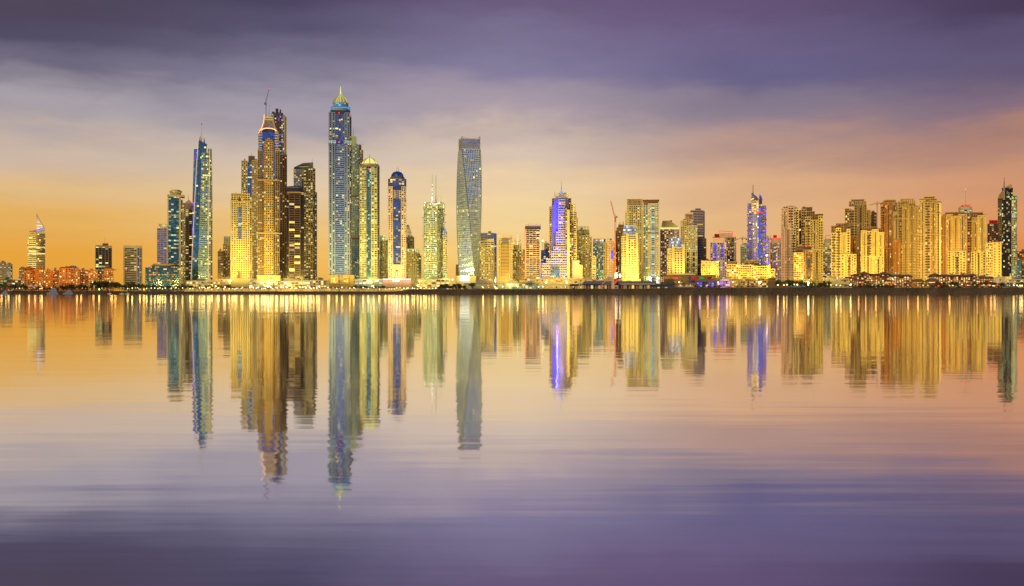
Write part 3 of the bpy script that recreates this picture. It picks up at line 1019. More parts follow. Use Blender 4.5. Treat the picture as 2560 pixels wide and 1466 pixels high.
b.box('podium', 'sand', 821, 886, 688, 721, fy=9, d=30)
b.blk(826, 872, 689, creamy.alt(wall='sand', lit=.1, bw=5), pb=712, fy=11, d=20)
b.done()

# lit cupola tower squeezed behind the tallest
b = Bld(TW, 'brown tower with a lit yellow stepped cupola half hidden behind the tallest tower', 'skyscraper', 890, 2090)
b.blk(877, 897, 366, Style('seagreen', 'glass_teal', 4.0, 4.0, .4, .4, .5, .4, .16, ('warm', 'pale')), fy=3)
b.blk(896, 907, 376, Style('cream', 'glass_dark', 3.6, 3.2, .4, .4, .5, .9, .14, ('warm', 'pale')), fy=0)
b.cyl(889, 14, 362, Style('lightblue', 'glass_teal', 3, 3, .2, .2, lit=.2, lm=('cool',)), pb=372, back=16)
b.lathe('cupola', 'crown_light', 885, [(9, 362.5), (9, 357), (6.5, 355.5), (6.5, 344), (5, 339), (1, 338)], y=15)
b.bar('roof_boom', 'steel', [(897, 361, 4), (909, 360, 4)], .3)
b.mast(883, 339, 314, .6, 14)
for py in (489, 595):
    b.box('cornice', 'rust', 877, 898, py, py + 4, fy=4, d=10)
b.done()

# octagonal lantern tower
b = Bld(TW, 'residential tower with dark glass centre under a glowing octagonal tent dome', 'skyscraper', 923.5, 1990)
mc = Style('lime', 'glass_dark', 4.4, 4.8, .35, .42, .5, .45, .26, ('warm', 'pale', 'gold_light', 'lemon'))
b.blk(899.5, 915.5, 417, mc, fy=2, d=36)
b.blk(928, 943, 417, mc, fy=2, d=36)
b.blk(915.5, 928, 422, Style('slate', 'glass_green', 3.6, 3, .05, .12, lit=.10, lm=('lemon', 'cool')), fy=0, d=34)
b.blk(943, 948.5, 420, mc.alt(wall='slate', lit=.05), fy=-2, d=34)
b.box('cornice', 'slate', 899, 949, 414, 418, fy=3, d=36)
b.lathe('drum', 'ivory', 924, [(22.5, 415), (23, 409), (20, 408)], y=18, n=8)
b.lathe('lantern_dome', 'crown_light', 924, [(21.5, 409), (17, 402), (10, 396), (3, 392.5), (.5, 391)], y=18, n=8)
for k in range(8):
    a = 2 * math.pi * k / 8
    f = lambda r, py: (b.lx(924) + r * b.S * math.cos(a), 18 + r * b.S * math.sin(a), b.lz(py))
    b.mb('lantern_rib', 'ivory').tube([f(22, 409.5), f(17.4, 401.5), f(10.3, 395.3), f(3, 391.8)], .8, 5)
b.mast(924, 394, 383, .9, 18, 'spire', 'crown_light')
b.beacon(921.5, 422.5, -3.4, 1.3)
b.done()

# small yellow neighbours
b = Bld(TW, 'slim bright yellow block between the lantern dome tower and the dark domed tower', 'building', 958, 2080)
b.blk(947, 970, 602, creamy.alt(wall='ivory', lit=.25, lm=('warm', 'lemon')))
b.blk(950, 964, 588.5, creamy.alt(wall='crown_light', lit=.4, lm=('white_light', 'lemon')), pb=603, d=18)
b.done()

# pink stone tower with dark dome and twin antennas
b = Bld(TW, 'pink stone tower with blue glass bow front, dark dome and twin antennas', 'skyscraper', 993, 1960)
ps = Style('rose', 'glass_black', 4.2, 4.6, .45, .42, .5, .4, .26, ('warm', 'pale', 'peach_light'))
b.blk(970.5, 982, 468, ps, fy=2, d=34)
b.blk(1003.5, 1015, 468, ps, fy=2, d=34)
b.cyl(993, 22.5, 447, Style('slate', 'glass_blue', 3.6, 5, .08, .2, lit=.10, lm=('pale', 'gold_light')), pb=476, back=20, n=18)
b.cyl(993, 15, 470, Style('navy', 'glass_blue', 3.6, 5, .08, .25, lit=.12, lm=('pale', 'gold_light')), pb=508, back=11, n=16)
b.blk(982, 1003.5, 478, ps, d=32)
b.blk(984, 1001, 500, Style('navy', 'glass_blue', 3.6, 4, .08, .18, lit=.14, lm=('pale', 'warm')), pb=662, fy=1.5, d=20)
b.box('arch_wall', 'pink', 980, 1006, 662, 706, fy=3, d=10)
b.xz('arch', 'ivory', [(982.5, 697), (982.5, 684), (984, 678), (988, 674.5), (993, 673.5), (998, 674.5), (1002, 678), (1003.5, 684), (1003.5, 697)], fy=3.7, d=-2.8)
b.xz('arch_recess', 'pink', [(985, 697), (985, 684), (987, 679), (990, 677), (993, 676.3), (996, 677), (999, 679), (1001, 684), (1001, 697)], fy=4.2, d=-3.3)
b.box('banner', 'red_light', 989.3, 993.7 + .6, 675, 679, fy=4.9, d=-4.4)
b.box('banner', 'dark', 989.3, 990.7, 679.2, 691.5, fy=4.9, d=-4.4)
b.box('banner', 'white_light', 990.9, 992.5, 679.2, 691.5, fy=4.9, d=-4.4)
b.box('banner', 'greenpaint', 992.7, 994.3, 679.2, 691.5, fy=4.9, d=-4.4)
b.lathe('dome_drum', 'slate', 993.5, [(18, 448), (18, 441), (16.5, 440)], y=20)
b.lathe('dome', 'glass_blue', 993.5, [(16.3, 441), (15, 434), (11, 429), (5, 426.5), (.5, 426)], y=20)
b.mast(992, 428, 414, .5, 19)
b.mast(996, 428, 414, .5, 19)
for (px, py) in ((1014.5, 503), (970.5, 578), (1014, 579), (985, 541)):
    b.beacon(px, py, -3.4, 1.0)
b.box('podium', 'pink', 957, 1028, 699, 722, fy=16, d=24)
b.box('terrace_light', 'white_light', 954, 1027, 697.6, 699, fy=17.5, d=-16)
b.box('terrace_light', 'violet_light', 955, 1027, 700.3, 701.2, fy=17, d=-16)
b.xz('bright_sign', 'white_light', [(980.5, 700.5), (999.5, 700.5), (998.5, 706), (981.5, 706)], fy=18.5, d=-17)
for px in (985.5, 996.5):
    b.ball('doorway_lamp', 'white_light', px, 695, 1.3, -5)
b.done()

b = Bld(TW, 'pale tower with a curved open fin crown just beyond the dark domed tower', 'skyscraper', 1025, 2130)
b.blk(1015, 1035, 594, creamy.alt(lit=.18))
for k in range(4):
    b.bar('crown_fin', 'ivory', [(1017 + 3.5 * k, 594, 6), (1017 + 3.2 * k, 578, 6), (1017 + 1.2 * k, 562, 6)], .8)
b.bar('crown_light_tube', 'peach_light', [(1016, 580, 3), (1029, 582, 3)], .9)
b.done()
b = Bld(TW, 'squat yellow block with a glowing top beside the floodlit construction tower', 'building', 1034, 2040)
b.blk(1016, 1043, 631, creamy.alt(wall='ivory', lit=.14, lm=('warm', 'lemon')))
b.blk(1040, 1053, 640, Style('lime', 'glass_dark', 3.6, 6, .15, .4, lit=.18, lm=('warm', 'lemon')), fy=-2)
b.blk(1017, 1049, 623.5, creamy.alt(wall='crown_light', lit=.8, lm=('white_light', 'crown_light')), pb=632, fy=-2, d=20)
b.done()

# floodlit construction tower
b = Bld(TW, 'floodlit greenish construction tower with bare floors and glaring roof masts', 'skyscraper', 1085, 1970)
ct = Style('lime', 'glass_green', 3.7, 3.4, .22, .34, .5, .7, .20, ('lemon', 'white_light', 'pale', 'cool'))
b.crn(1060, 1092, 1111, 521, ct, th=14)
b.blk(1059, 1111, 511, ct.alt(lit=.45, sd=1.2), pb=521.5, fy=1, d=30)
b.blk(1062, 1108, 508, Style('concrete', 'glass_green', 3, 3, .5, .2, lit=.9, lm=('white_light', 'lemon')), pb=512, fy=-1, d=26)
b.blk(1108, 1118, 580, ct.alt(wall='cream', lit=.2, lm=('warm', 'pale')), fy=-4)
b.xz('side_sail', 'sky_light', [(1109, 577), (1113, 569), (1117, 580), (1113, 583)], fy=0, d=2)
for px, t in ((1080.5, 436), (1089.7, 438)):
    b.mast(px, 509, t, 1.1, 6, 'roof_mast', 'lime', .5)
for i in range(11):
    b.ball('floodlight', 'white_light', 1080.5 + b.rng.uniform(-.6, .6), 462 + 4.4 * i, .8 + .07 * i, 4.6)
for i in range(12):
    b.ball('floodlight', 'white_light', 1063 + 4 * i + b.rng.uniform(-1, 1), 509.5 + b.rng.uniform(-3, 1.5), 1.2, -2.2)
for i in range(20):
    for px in (1067, 1075):
        b.ball('work_light', 'white_light' if i % 3 else 'lemon', px + b.rng.uniform(-.8, .8), 541 + 6.5 * i + b.rng.uniform(-1.5, 1.5), .9 + .5 * b.rng.random(), 7.2 - (px - 1060) * .2)
b.bar('hoist_frame', 'lime', [(1092, 509, 2), (1093, 490, 2), (1103, 491, 2), (1101, 509, 2)], .5)
b.bar('hoist_mast', 'steel', [(1057.5, 700, 4), (1057.5, 543, 4)], .5)
for (px, py) in ((1056, 543), (1057, 590), (1112, 536), (1112, 555)):
    b.box('hoist_platform', 'steel', px - 1, px + 4, py, py + 2, fy=2, d=6)
b.done()

# the twisted tower
b = Bld(TW, 'silvery twisted tower turning a quarter as it rises, open latticed top', 'skyscraper', 1168, 1980)
N = 24
rings = []
for i in range(N + 1):
    t = i / N
    py = 708 + (372 - 708) * t
    ang = R(-8) - R(72) * t                              # most of a quarter turn
    half = (19.0 + 4.3 * t) * b.S
    cx = b.lx(1171.0 + 2.5 * t)
    rings.append((b.lz(py), [(cx + half * (math.cos(ang) * u - math.sin(ang) * v), 26 + half * (math.sin(ang) * u + math.cos(ang) * v)) for u, v in ((-1, -1), (1, -1), (1, 1), (-1, 1))]))
b.facade(rings, Style('lightblue', 'glass_silver', 4.4, 3.2, .30, .2, .5, .3, .07, ('warm', 'lemon', 'gold_light'), .015))
for e in range(4):
    b.mb('edge_fin', 'slate').tube([(p[e][0] + (p[e][0] - b.lx(1171.0 + 2.5 * i / N)) * .03, 26 + (p[e][1] - 26) * 1.03, z) for i, (z, p) in enumerate(rings)], .7, 5)
zt, top = rings[-1]
b.facade([(zt, top), (b.lz(346), top)], Style('grey', 'glass_pale', 5.5, 2.4, .3, .16, .3, .3, 0, ('warm',), part='crown_wall'), cap=False)
tc_ = [sum(p[k] for p in top) / 4 for k in (0, 1)]
for e in range(4):
    p, q = top[e], top[(e + 1) % 4]
    for k in range(15):
        u = (k + .5) / 15
        hgt = 4 * abs(2 * u - 1) ** 2 + 1.5 + b.rng.random()
        x, y = p[0] + (q[0] - p[0]) * u, p[1] + (q[1] - p[1]) * u
        b.mb('crown_screen', 'grey').box(x - .5, x + .5, y - .5, y + .5, b.lz(347), b.lz(347) + hgt)
b.box('podium', 'ivory', 1141, 1190, 690, 716, fy=6, d=50)
b.box('billboard', 'white_light', 1150, 1173.5, 689, 703, fy=8, d=-6.5)
b.box('canopy_light', 'white_light', 1160, 1176, 707, 708.5, fy=10, d=-6)
b.done()

b = Bld(TW, 'low yellow block peeping out beside the foot of the twisted tower', 'building', 1144, 2150)
b.blk(1140, 1152, 663, creamy.alt(wall='ochre', bw=5, lit=.15))
b.done()
b = Bld(TW, 'bluish slab with a flat top behind the golden stepped block', 'skyscraper', 1221, 2160)
b.blk(1202, 1235, 584, Style('cream', 'glass_teal', 3.6, 7, .05, .35, lit=.06, lm=('pale',)))
b.blk(1235, 1241, 585, Style('lightblue', 'glass_blue', 3.6, 6, .1, .2, lit=.05, lm=('pale',)), fy=1)
b.done()
b = Bld(TW, 'golden stepped apartment block right next to the twisted tower', 'skyscraper', 1215, 2040)
ga = Style('ochre', 'glass_dark', 3.4, 3.2, .35, .4, .5, .5, .24, ('warm', 'pale', 'gold_light'))
b.blk(1193, 1236, 637, ga)
b.blk(1201, 1233, 622, ga.alt(wall='cream'), fy=2)
b.blk(1202, 1235, 604, Style('ivory', 'glass_dark', 4, 7, .1, .4, lit=.15), fy=0, d=20)
b.xz('curved_top', 'ivory', [(1203, 604.5), (1235, 604.5), (1235, 597), (1222, 598), (1211, 600.5)], fy=-1, d=16)
b.blk(1199, 1212, 618, ga.alt(wall='ivory', lit=.4), fy=4, d=18)
b.done()
b = Bld(TW, 'beige slab striped with fine horizontal louvres under a flat grey box', 'skyscraper', 1263, 2010)
b.blk(1245, 1281, 607, Style('ochre', 'glass_bronze', 2.9, 20, .1, .5, .6, .4, .0, ('warm',)))
b.blk(1245.5, 1251, 601, Style('cream', 'glass_dark', 3.4, 3, .5, .4, lit=.05), fy=3)
b.blk(1274, 1281.5, 601, Style('cream', 'glass_dark', 3.4, 3, .5, .4, lit=.05), fy=3)
b.box('attic', 'slate', 1255, 1272, 598, 608, fy=1.6, d=20)
b.box('roof_box', 'pink', 1256, 1281, 589, 598, fy=-4, d=20)
b.box('roof_box', 'cream', 1247, 1257, 590, 602, fy=-3, d=20)
b.done()
b = Bld(TW, 'slim tower with upturned pagoda eaves lit yellow on its roof', 'skyscraper', 1297, 2040)
b.blk(1281, 1312, 625, Style('ochre', 'glass_dark', 3.4, 3.4, .4, .4, .5, .4, .2, ('warm', 'pale', 'lemon')))
b.blk(1284, 1303, 611, creamy.alt(wall='ivory', lit=.2), pb=626, d=20)
for py, h in ((612, 11), (605, 8)):
    for s_ in (-1, 1):
        b.bar('eave', 'gold_light', [(1294, py, -2), (1294 + s_ * h * .6, py - .6, -2), (1294 + s_ * h, py - 4.5, -2)], .55)
b.mast(1294, 612, 585, .7, -2, 'finial', 'gold_light')
b.mast(1289, 611, 596, .4, 4)
b.mast(1300, 611, 597, .4, 4)
b.done()

# dark banded office tower
b = Bld(TW, 'square dark banded office tower with violet corner piers and a grey parapet box', 'skyscraper', 1332, 1960)
b.blk(1315, 1349, 575, Style('pink', 'glass_black', 3.7, 6, .08, .26, .3, .45, .14, ('warm', 'peach_light', 'gold_light')))
b.box('corner_pier', 'pink', 1312, 1315.4, 574, 715, fy=1.4)
b.box('corner_pier', 'mauve', 1348.6, 1352, 574, 715, fy=1.4)
b.box('attic', 'dark', 1312.2, 1352, 567.5, 574.5, fy=.8, d=27)
b.box('roof_box', 'mauve', 1312.6, 1351.6, 560, 567.6, fy=-1.5, d=24)
b.bar('corner_light', 'soft_red', [(1312.5, 572, -2), (1312.5, 700, -2)], .5)
b.beacon(1313, 572, -2.2, 1.0)
b.ball('sign_disc', 'orange', 1343, 571, 1.2, -1)
b.done()

b = Bld(TW, 'low dark glass block wedged against the blue lit stepped hotel', 'building', 1363, 2050)
b.blk(1353, 1376, 627, Style('slate', 'glass_blue', 3.6, 5, .2, .3, lit=.25, lm=('warm', 'pale')))
b.blk(1361, 1373, 609, creamy.alt(wall='mauve'), fy=-6)
b.ball('roof_lamp', 'white_lamp', 1357, 602, 1.4, 2)
b.bar('roof_lamp_post', 'steel', [(1357, 628, 2), (1357, 602, 2)], .3)
b.done()

# blue washed stepped hotel tower
b = Bld(TW, 'stepped tower washed in blue light with a glowing pyramid and thin mast', 'skyscraper', 1408, 1950)
gw = Style('cream', 'glass_black', 3.5, 4, .2, .4, .5, .9, .22, ('warm', 'peach_light', 'gold_light'))
gb = Style('mauve', 'glass_blue', 4.6, 4.6, .12, .42, .3, .9, .2, ('peach_light', 'warm', 'blue_light', 'blue_light'))
b.blk(1390, 1420, 486.5, Style('ivory', 'glass_dark', 12, 30, .9, .7, lit=0), fy=-2, d=26)
b.blk(1381, 1427, 497, gw.alt(wall='brown', lit=.05), fy=-3, d=28)
b.blk(1374, 1434, 518, gw.alt(wall='tan', lit=.08), fy=-4, d=30)
b.blk(1427, 1437, 512, gw, fy=-1, d=26)
b.blk(1434, 1441, 530, gw, fy=0, d=26)
b.blk(1438, 1443, 545, gw.alt(wall='slate'), fy=-3, d=26)
b.box('washed_wall', 'blue_wash_tint', 1379, 1396.5, 513, 640, fy=1.5, d=20)  # blue of the wash light is partly put into this wall colour
b.box('washed_wall', 'blue_wash_tint', 1384, 1420, 496, 520, fy=1.2, d=20)
b.blk(1397, 1413, 494, gb.alt(lit=.05), fy=4, d=10)
b.blk(1396.5, 1413, 519, gb, fy=5, d=10)
b.blk(1390.5, 1413, 582, gb, fy=6.5, d=10)
b.blk(1384, 1413, 618, gb, fy=8, d=10)
b.blk(1378, 1418, 630, gb, fy=9.5, d=10)
b.blk(1366, 1418, 649, gb, fy=11, d=12)
b.blk(1355, 1418, 660, gb, fy=12.5, d=14)
b.blk(1377, 1398, 667, Style('slate', 'glass_blue', 3.5, 3, .05, .1, lit=.08, lm=('warm',)), fy=14, d=0)
b.blk(1413, 1418.5, 522, gw.alt(wall='brown', lit=.5), fy=6, d=10)
b.box('pier', 'cream', 1418, 1424, 526, 712, fy=12, d=10)
b.blk(1424, 1433, 560, gw.alt(wall='brown'), fy=5, d=14)
b.box('podium_wall', 'pink', 1431, 1448, 652, 712, fy=9, d=14)
b.box('podium_wall', 'cream', 1448, 1456, 664, 712, fy=7, d=14)
b.hip('pyramid', 'sky_light', 1395, 1411.5, 485.5, 473, fy=-4, d=18)
b.bar('pyramid_edge', 'blue_light', [(1395, 485, 3), (1411.5, 485, 3)], .8)
b.mast(1403.3, 474, 451, .6, 11)
b.light_strip('corner_light', 'crown_light', 1386, 1388, 495, 12, 2)
for i in range(8):
    b.ball('blue_uplight', 'blue_light', 1392, 516 + 15 * i, 1.0, -4.2)
# blue wash: blue lamps between the bays; part of it tinted into the wall
for i in range(6):
    ld = bpy.data.lights.new('blue_wash_lamp', 'POINT')
    ld.energy, ld.color, ld.shadow_soft_size = 7500.0, (.06, .05, 1.0), 1.0
    lo = bpy.data.objects.new('blue_wash_lamp', ld)
    scene.collection.objects.link(lo)
    lo.parent = b.root
    lo.location = (b.lx(1393), -9.0, b.lz(512 + 22 * i))
b.done()

b = Bld(TW, 'grey apartment tower with an open wire screen on its roof', 'skyscraper', 1460, 2010)
gl = Style('tan', 'glass_dark', 3.5, 3.2, .4, .35, .5, .5, .2, ('warm', 'pale'))
b.blk(1443, 1452, 578, gl.alt(wall='mauve'), fy=0)
b.blk(1452, 1472, 590, gl.alt(wall='cream'), fy=2)
b.blk(1470, 1479, 593, gl, fy=1)
b.blk(1446, 1473, 576, gl.alt(lit=.05), fy=-3)
for k in range(8):
    b.bar('screen', 'lime', [(1446 + 3.7 * k, 592, 0), (1446 + 3.7 * k, 566, 0)], .45, 4)
for k in range(5):
    b.bar('screen', 'lime', [(1446, 567 + 3.6 * k, 0), (1472.5, 567 + 3.6 * k, 0)], .3, 4)
b.done()
b = Bld(TW, 'narrow low yellow block with bright slot windows between two greyer towers', 'building', 1485, 1980)
b.blk(1479.5, 1490, 643, Style('cream', 'glass_dark', 3.4, 8, .2, .5, lit=.5, lm=('pale', 'warm')), d=20)
b.done()
b = Bld(TW, 'green tinted tower with pink lamps along its flat roof', 'skyscraper', 1498, 2060)
b.blk(1483, 1513, 604, Style('lime', 'glass_green', 3.5, 3.4, .25, .3, .3, .4, .28, ('lemon', 'pale', 'cool')))
b.blk(1484, 1514, 598.5, Style('pink', 'glass_dark', 5, 4, .3, .3, lit=.9, lm=('pink_light', 'white_light')), pb=604.5, fy=1)
b.done()
b = Bld(TW, 'sand coloured tower with one dark blue window strip behind the red crane', 'skyscraper', 1523, 2000)
b.blk(1509, 1519, 608, creamy.alt(wall='sand', lit=.12), fy=0)
b.blk(1518, 1534, 603, creamy.alt(wall='pink', lit=.1), fy=2)
b.blk(1528, 1533, 627, Style('violetpaint', 'glass_blue', 3.4, 6, 0, .2, lit=.5, lm=('blue_light',)), pb=648, fy=3.4, d=4)
b.blk(1533, 1539, 610, creamy.alt(wall='tan'), fy=-1)
b.mast(1519.5, 604, 592, .6, 8)
b.done()
b = Bld(TW, 'dark stepped tower under construction with a column of lit windows', 'skyscraper', 1549, 2030)
ds = Style('brown', 'glass_black', 3.5, 3.2, .35, .35, .5, .6, .08, ('pale', 'warm'))
b.blk(1539, 1560, 578, ds)
b.blk(1542, 1560, 570, ds, fy=-2)
b.blk(1546, 1560, 563, ds, fy=-4)
b.blk(1544.5, 1549, 607, ds.alt(lit=.9), pb=690, fy=1.5, d=6)
b.bar('roof_post', 'redpaint', [(1558, 563, 6), (1558, 554, 6)], .8)
b.done()
b = Bld(TW, 'tall dark windowed tower with an open louvred top beside the mint green tower', 'skyscraper', 1586, 2040)
lt = Style('cream', 'glass_black', 3.5, 4.2, .28, .3, .6, .4, .10, ('warm', 'pale'))
b.blk(1564, 1607, 528, lt, fy=0)
b.blk(1567.5, 1604, 515, lt.alt(lit=.12), fy=1)
b.blk(1567, 1607, 499, Style('tan', 'glass_bronze', 2.6, 12, .08, .5, lit=0), pb=515.5, fy=-1, d=26)
for px in (1567, 1570, 1603, 1606):
    b.box('fin', 'ivory', px - .7, px + .7, 497, 700, fy=2, d=3)
b.box('lit_floor', 'crown_light', 1590, 1608, 576, 585, fy=3, d=2)
b.done()
b = Bld(TW, 'pale mint green glass tower with bright lit floors under a dark flat roof', 'skyscraper', 1627, 1980)
mt_ = Style('ivory', 'glass_teal', 3.6, 3.6, .4, .34, .4, .35, .12, ('cool', 'lemon', 'pale'), .05)
b.blk(1608, 1620, 505, Style('cream', 'glass_green', 3.6, 4, .35, .25, lit=.18, lm=('lemon', 'pale'), band=.05), fy=0)
b.blk(1620.5, 1646.5, 511, mt_, fy=4)
b.blk(1628, 1637, 514, Style('ivory', 'glass_teal', 3.6, 6, .1, .2, lit=.35, lm=('cool', 'sky_light'), band=.05), fy=5.2, d=2)
for py in (541, 562, 572, 582):
    b.box('lit_floor', 'lemon', 1609, 1646, py, py + 2.3, fy=5.6, d=-3)
b.box('attic', 'brown', 1609, 1646, 501.5, 512, fy=1, d=24)
b.box('roof', 'tile', 1607, 1648, 500, 501.6, fy=4, d=28)
b.bar('roof_light', 'soft_red', [(1608, 501, -4.5), (1618, 500.5, -4.5)], .4)
b.done()
# twin yellow towers with blue glass tapered crowns
for (x0, x1, c0, c1, yt_, ct_, lab, Yb) in ((1554, 1596, 1557, 1592, 585.5, 565, 'larger yellow tower with square windows under a tapered pale blue crown', 1900),
                                           (1669, 1712, 1672, 1708, 617, 596, 'smaller yellow tower with square windows under a tapered pale blue crown', 1890)):
    b = Bld(TW, lab, 'skyscraper', (x0 + x1) / 2, Yb)
    ys = Style('cream', 'glass_black', 4.4, 5.0, .42, .42, .5, .4, .10, ('lemon', 'pale', 'warm'))
    k = x0 - 1554
    b.crn(x0, x0 + 13, x1, yt_ + 6, ys, th=40)
    b.blk(x0 + 12, x0 + 17, yt_, ys.alt(pw=.9), fy=3, d=16)
    b.blk(x1 - 6, x1 - 1, yt_, ys.alt(pw=.9), fy=3, d=16)
    b.blk(x0 + 16, x1 - 5, yt_ + 3, ys, fy=2.2, d=16)
    b.box('louvre', 'slate', x0 + 19, x1 - 8, yt_ + 5, yt_ + 8, fy=3, d=4)
    b.box('louvre', 'slate', x0 + 19, x1 - 8, yt_ + 10, yt_ + 12.5, fy=3, d=4)
    X0, X1, X2, X3 = b.lx(c0), b.lx(c1), b.lx(c0 + 3), b.lx(c1 - 4)
    b.facade([(b.lz(yt_ + 2), [(X0, 3), (X1, 3), (X1, 26), (X0, 26)]), (b.lz(ct_), [(X2, 7), (X3, 7), (X3, 22), (X2, 22)])], Style('lightblue', 'glass_pale', 6, 2.6, .22, .12, .3, .2, .45, ('sky_light', 'white_light'), part='crown_wall'))
    b.bar('crown_light_tube', 'white_light', [(c0 + 3, ct_ - .6, 6), (c1 - 4, ct_ - .6, 6)], .55)
    b.box('podium', 'cream', x0 - 4, x1 + 6, 699, 716, fy=12)
    b.done()

b = Bld(TW, 'brown tower with a curved pale lit roof sloping to one side', 'skyscraper', 1674, 2050)
cr = Style('pink', 'glass_black', 3.5, 4.2, .3, .34, .5, .6, .26, ('warm', 'peach_light', 'pale'))
b.blk(1651, 1681, 573, cr)
b.blk(1681, 1697.5, 575, cr.alt(glass='glass_blue'), fy=-2)
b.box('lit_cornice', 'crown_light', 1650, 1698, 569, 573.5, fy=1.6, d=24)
b.xz('curved_top', 'cream', [(1653, 569), (1697, 569), (1688, 561), (1678, 555), (1670, 553), (1656, 553.5)], fy=-1, d=20)
b.bar('curved_top_edge', 'ivory', [(1656, 553, 0), (1670, 552.5, 0), (1680, 556, 0), (1697, 569, 0)], .6)
b.box('roof_box', 'brown', 1674, 1680, 551, 556, fy=-4, d=14)
b.done()
b = Bld(TW, 'beige stepped tower with a square eye near its top', 'skyscraper', 1722, 1985)
be = Style('cream', 'glass_dark', 3.5, 3.4, .4, .4, .5, .5, .12, ('warm', 'pale', 'lemon'))
b.blk(1702, 1717, 553, be, fy=0)
b.blk(1713, 1733, 536, be.alt(wall='pink', lit=.05), fy=-3, d=24)
b.xz('gable', 'pink', [(1713, 536.5), (1733, 536.5), (1733, 531), (1718, 533)], fy=2, d=22)
b.box('eye', 'brown', 1722, 1728, 537.5, 543.5, fy=3.6, d=2)
b.blk(1717, 1743, 566, be.alt(glass='glass_green', lit=.2), fy=3, d=20)
b.blk(1711, 1743, 625, be.alt(wall='ivory', lit=.1, bw=4.4), fy=5, d=20)
for (p0, p1) in ((1717, 1722), (1732, 1737)):
    for py in (631, 645, 659, 673):
        b.box('stair_window', 'glass_dark', p0, p1, py, py + 9, fy=5.9, d=-5)
b.done()
b = Bld(TW, 'tall plain violet grey tower of stacked balconies with rounded shoulders', 'skyscraper', 1745, 2070)
vg = Style('mauve', 'glass_black', 3.4, 12, .06, .5, .5, 1.0, .01, ('warm',))
b.blk(1727, 1758, 527, vg)
b.cyl(1752, 9, 528, vg, back=14)
b.box('roof_box', 'slate', 1738, 1752, 521, 527, fy=-5, d=18)
b.blk(1760, 1765, 597, vg.alt(wall='tan', lit=.1), fy=-3)
b.ball('terrace_lamp', 'lemon', 1747, 663, 1.5, -2)
b.done()

b = Bld('hotel', 'low ochre hotel with big lit top windows beside the violet lit tower', 'hotel', 1774, 1880)
oh = Style('ochre', 'glass_black', 3.6, 4.6, .4, .4, .4, .4, .25, ('warm', 'orange', 'pale'))
b.blk(1753, 1776, 653, oh, fy=0)
b.blk(1786, 1796, 655, oh.alt(lit=.4), fy=2)
b.box('blank_wall', 'ochre', 1775, 1787, 662, 715, fy=1.5)
b.blk(1755, 1786, 655, Style('ochre', 'glass_dark', 5, 6, .2, .4, lit=.85, lm=('warm', 'pale')), pb=666, fy=2.4, d=10)
b.box('roof_box', 'brown', 1760, 1784, 650, 655, fy=-5, d=18)
b.bar('slanting_strut', 'cool', [(1771, 666, -3), (1777.5, 690, -3)], .5)
b.ball('roof_lamp', 'green_lamp', 1794, 656, 1.0, -3)
b.done()

# violet and red capped pair
b = Bld(TW, 'violet lit tower with blue window strips and a pink parapet', 'skyscraper', 1796, 1960)
vt = Style('mauve', 'glass_dark', 4.2, 4.2, .42, .35, .5, .35, .3, ('warm', 'pink_light', 'peach_light'))
b.blk(1776, 1816, 607, vt)
b.blk(1783, 1813, 597, vt.alt(wall='pink', lit=0, pw=.95), pb=608, fy=1, d=22)
b.blk(1786, 1791, 609, Style('violetpaint', 'glass_blue', 3.5, 5, 0, .16, lit=.4, lm=('blue_light',)), pb=655, fy=1.5, d=4)
b.blk(1803, 1808, 609, Style('violetpaint', 'glass_blue', 3.5, 5, 0, .16, lit=.55, lm=('blue_light', 'violet_light')), pb=699, fy=1.5, d=4)
b.box('roof_box', 'soft_red', 1786, 1798, 585, 594, fy=-5, d=12)
b.bar('roof_light', 'red_light', [(1781, 594, -1), (1799, 593, -1)], .8)
b.blk(1795, 1817, 645, vt.alt(wall='mauve', lit=.3, lm=('violet_light', 'pink_light', 'white_light')), fy=3, d=10)
b.done()
b = Bld(TW, 'brown tower capped by a big tilted red lit frame', 'skyscraper', 1823, 2030)
b.blk(1810, 1834, 596, Style('brown', 'glass_dark', 3.5, 3.6, .35, .35, lit=.28, lm=('warm', 'peach_light')))
b.blk(1833, 1840, 594, Style('cream', 'glass_grey', 3.5, 3.5, .3, .4, lit=.2, lm=('warm', 'cool')), fy=-2)
b.box('roof_screen', 'pink', 1799, 1831, 583, 597, fy=-2, d=16)
b.bar('roof_frame', 'red_light', [(1799, 596, 1), (1799, 577.5, 1), (1831, 580, 1), (1831, 596, 1)], .7)
b.done()

b = Bld(TW, 'short green lit balconied tower with a small dome beside the blue ringed tower', 'building', 1860, 2050)
b.blk(1852, 1871, 613, Style('lime', 'glass_green', 3.5, 3.5, .3, .4, lit=.15, lm=('lemon', 'cool'), sd=.8))
b.lathe('dome', 'green', 1863, [(6, 613), (5, 609), (1, 607)], y=10)
b.done()

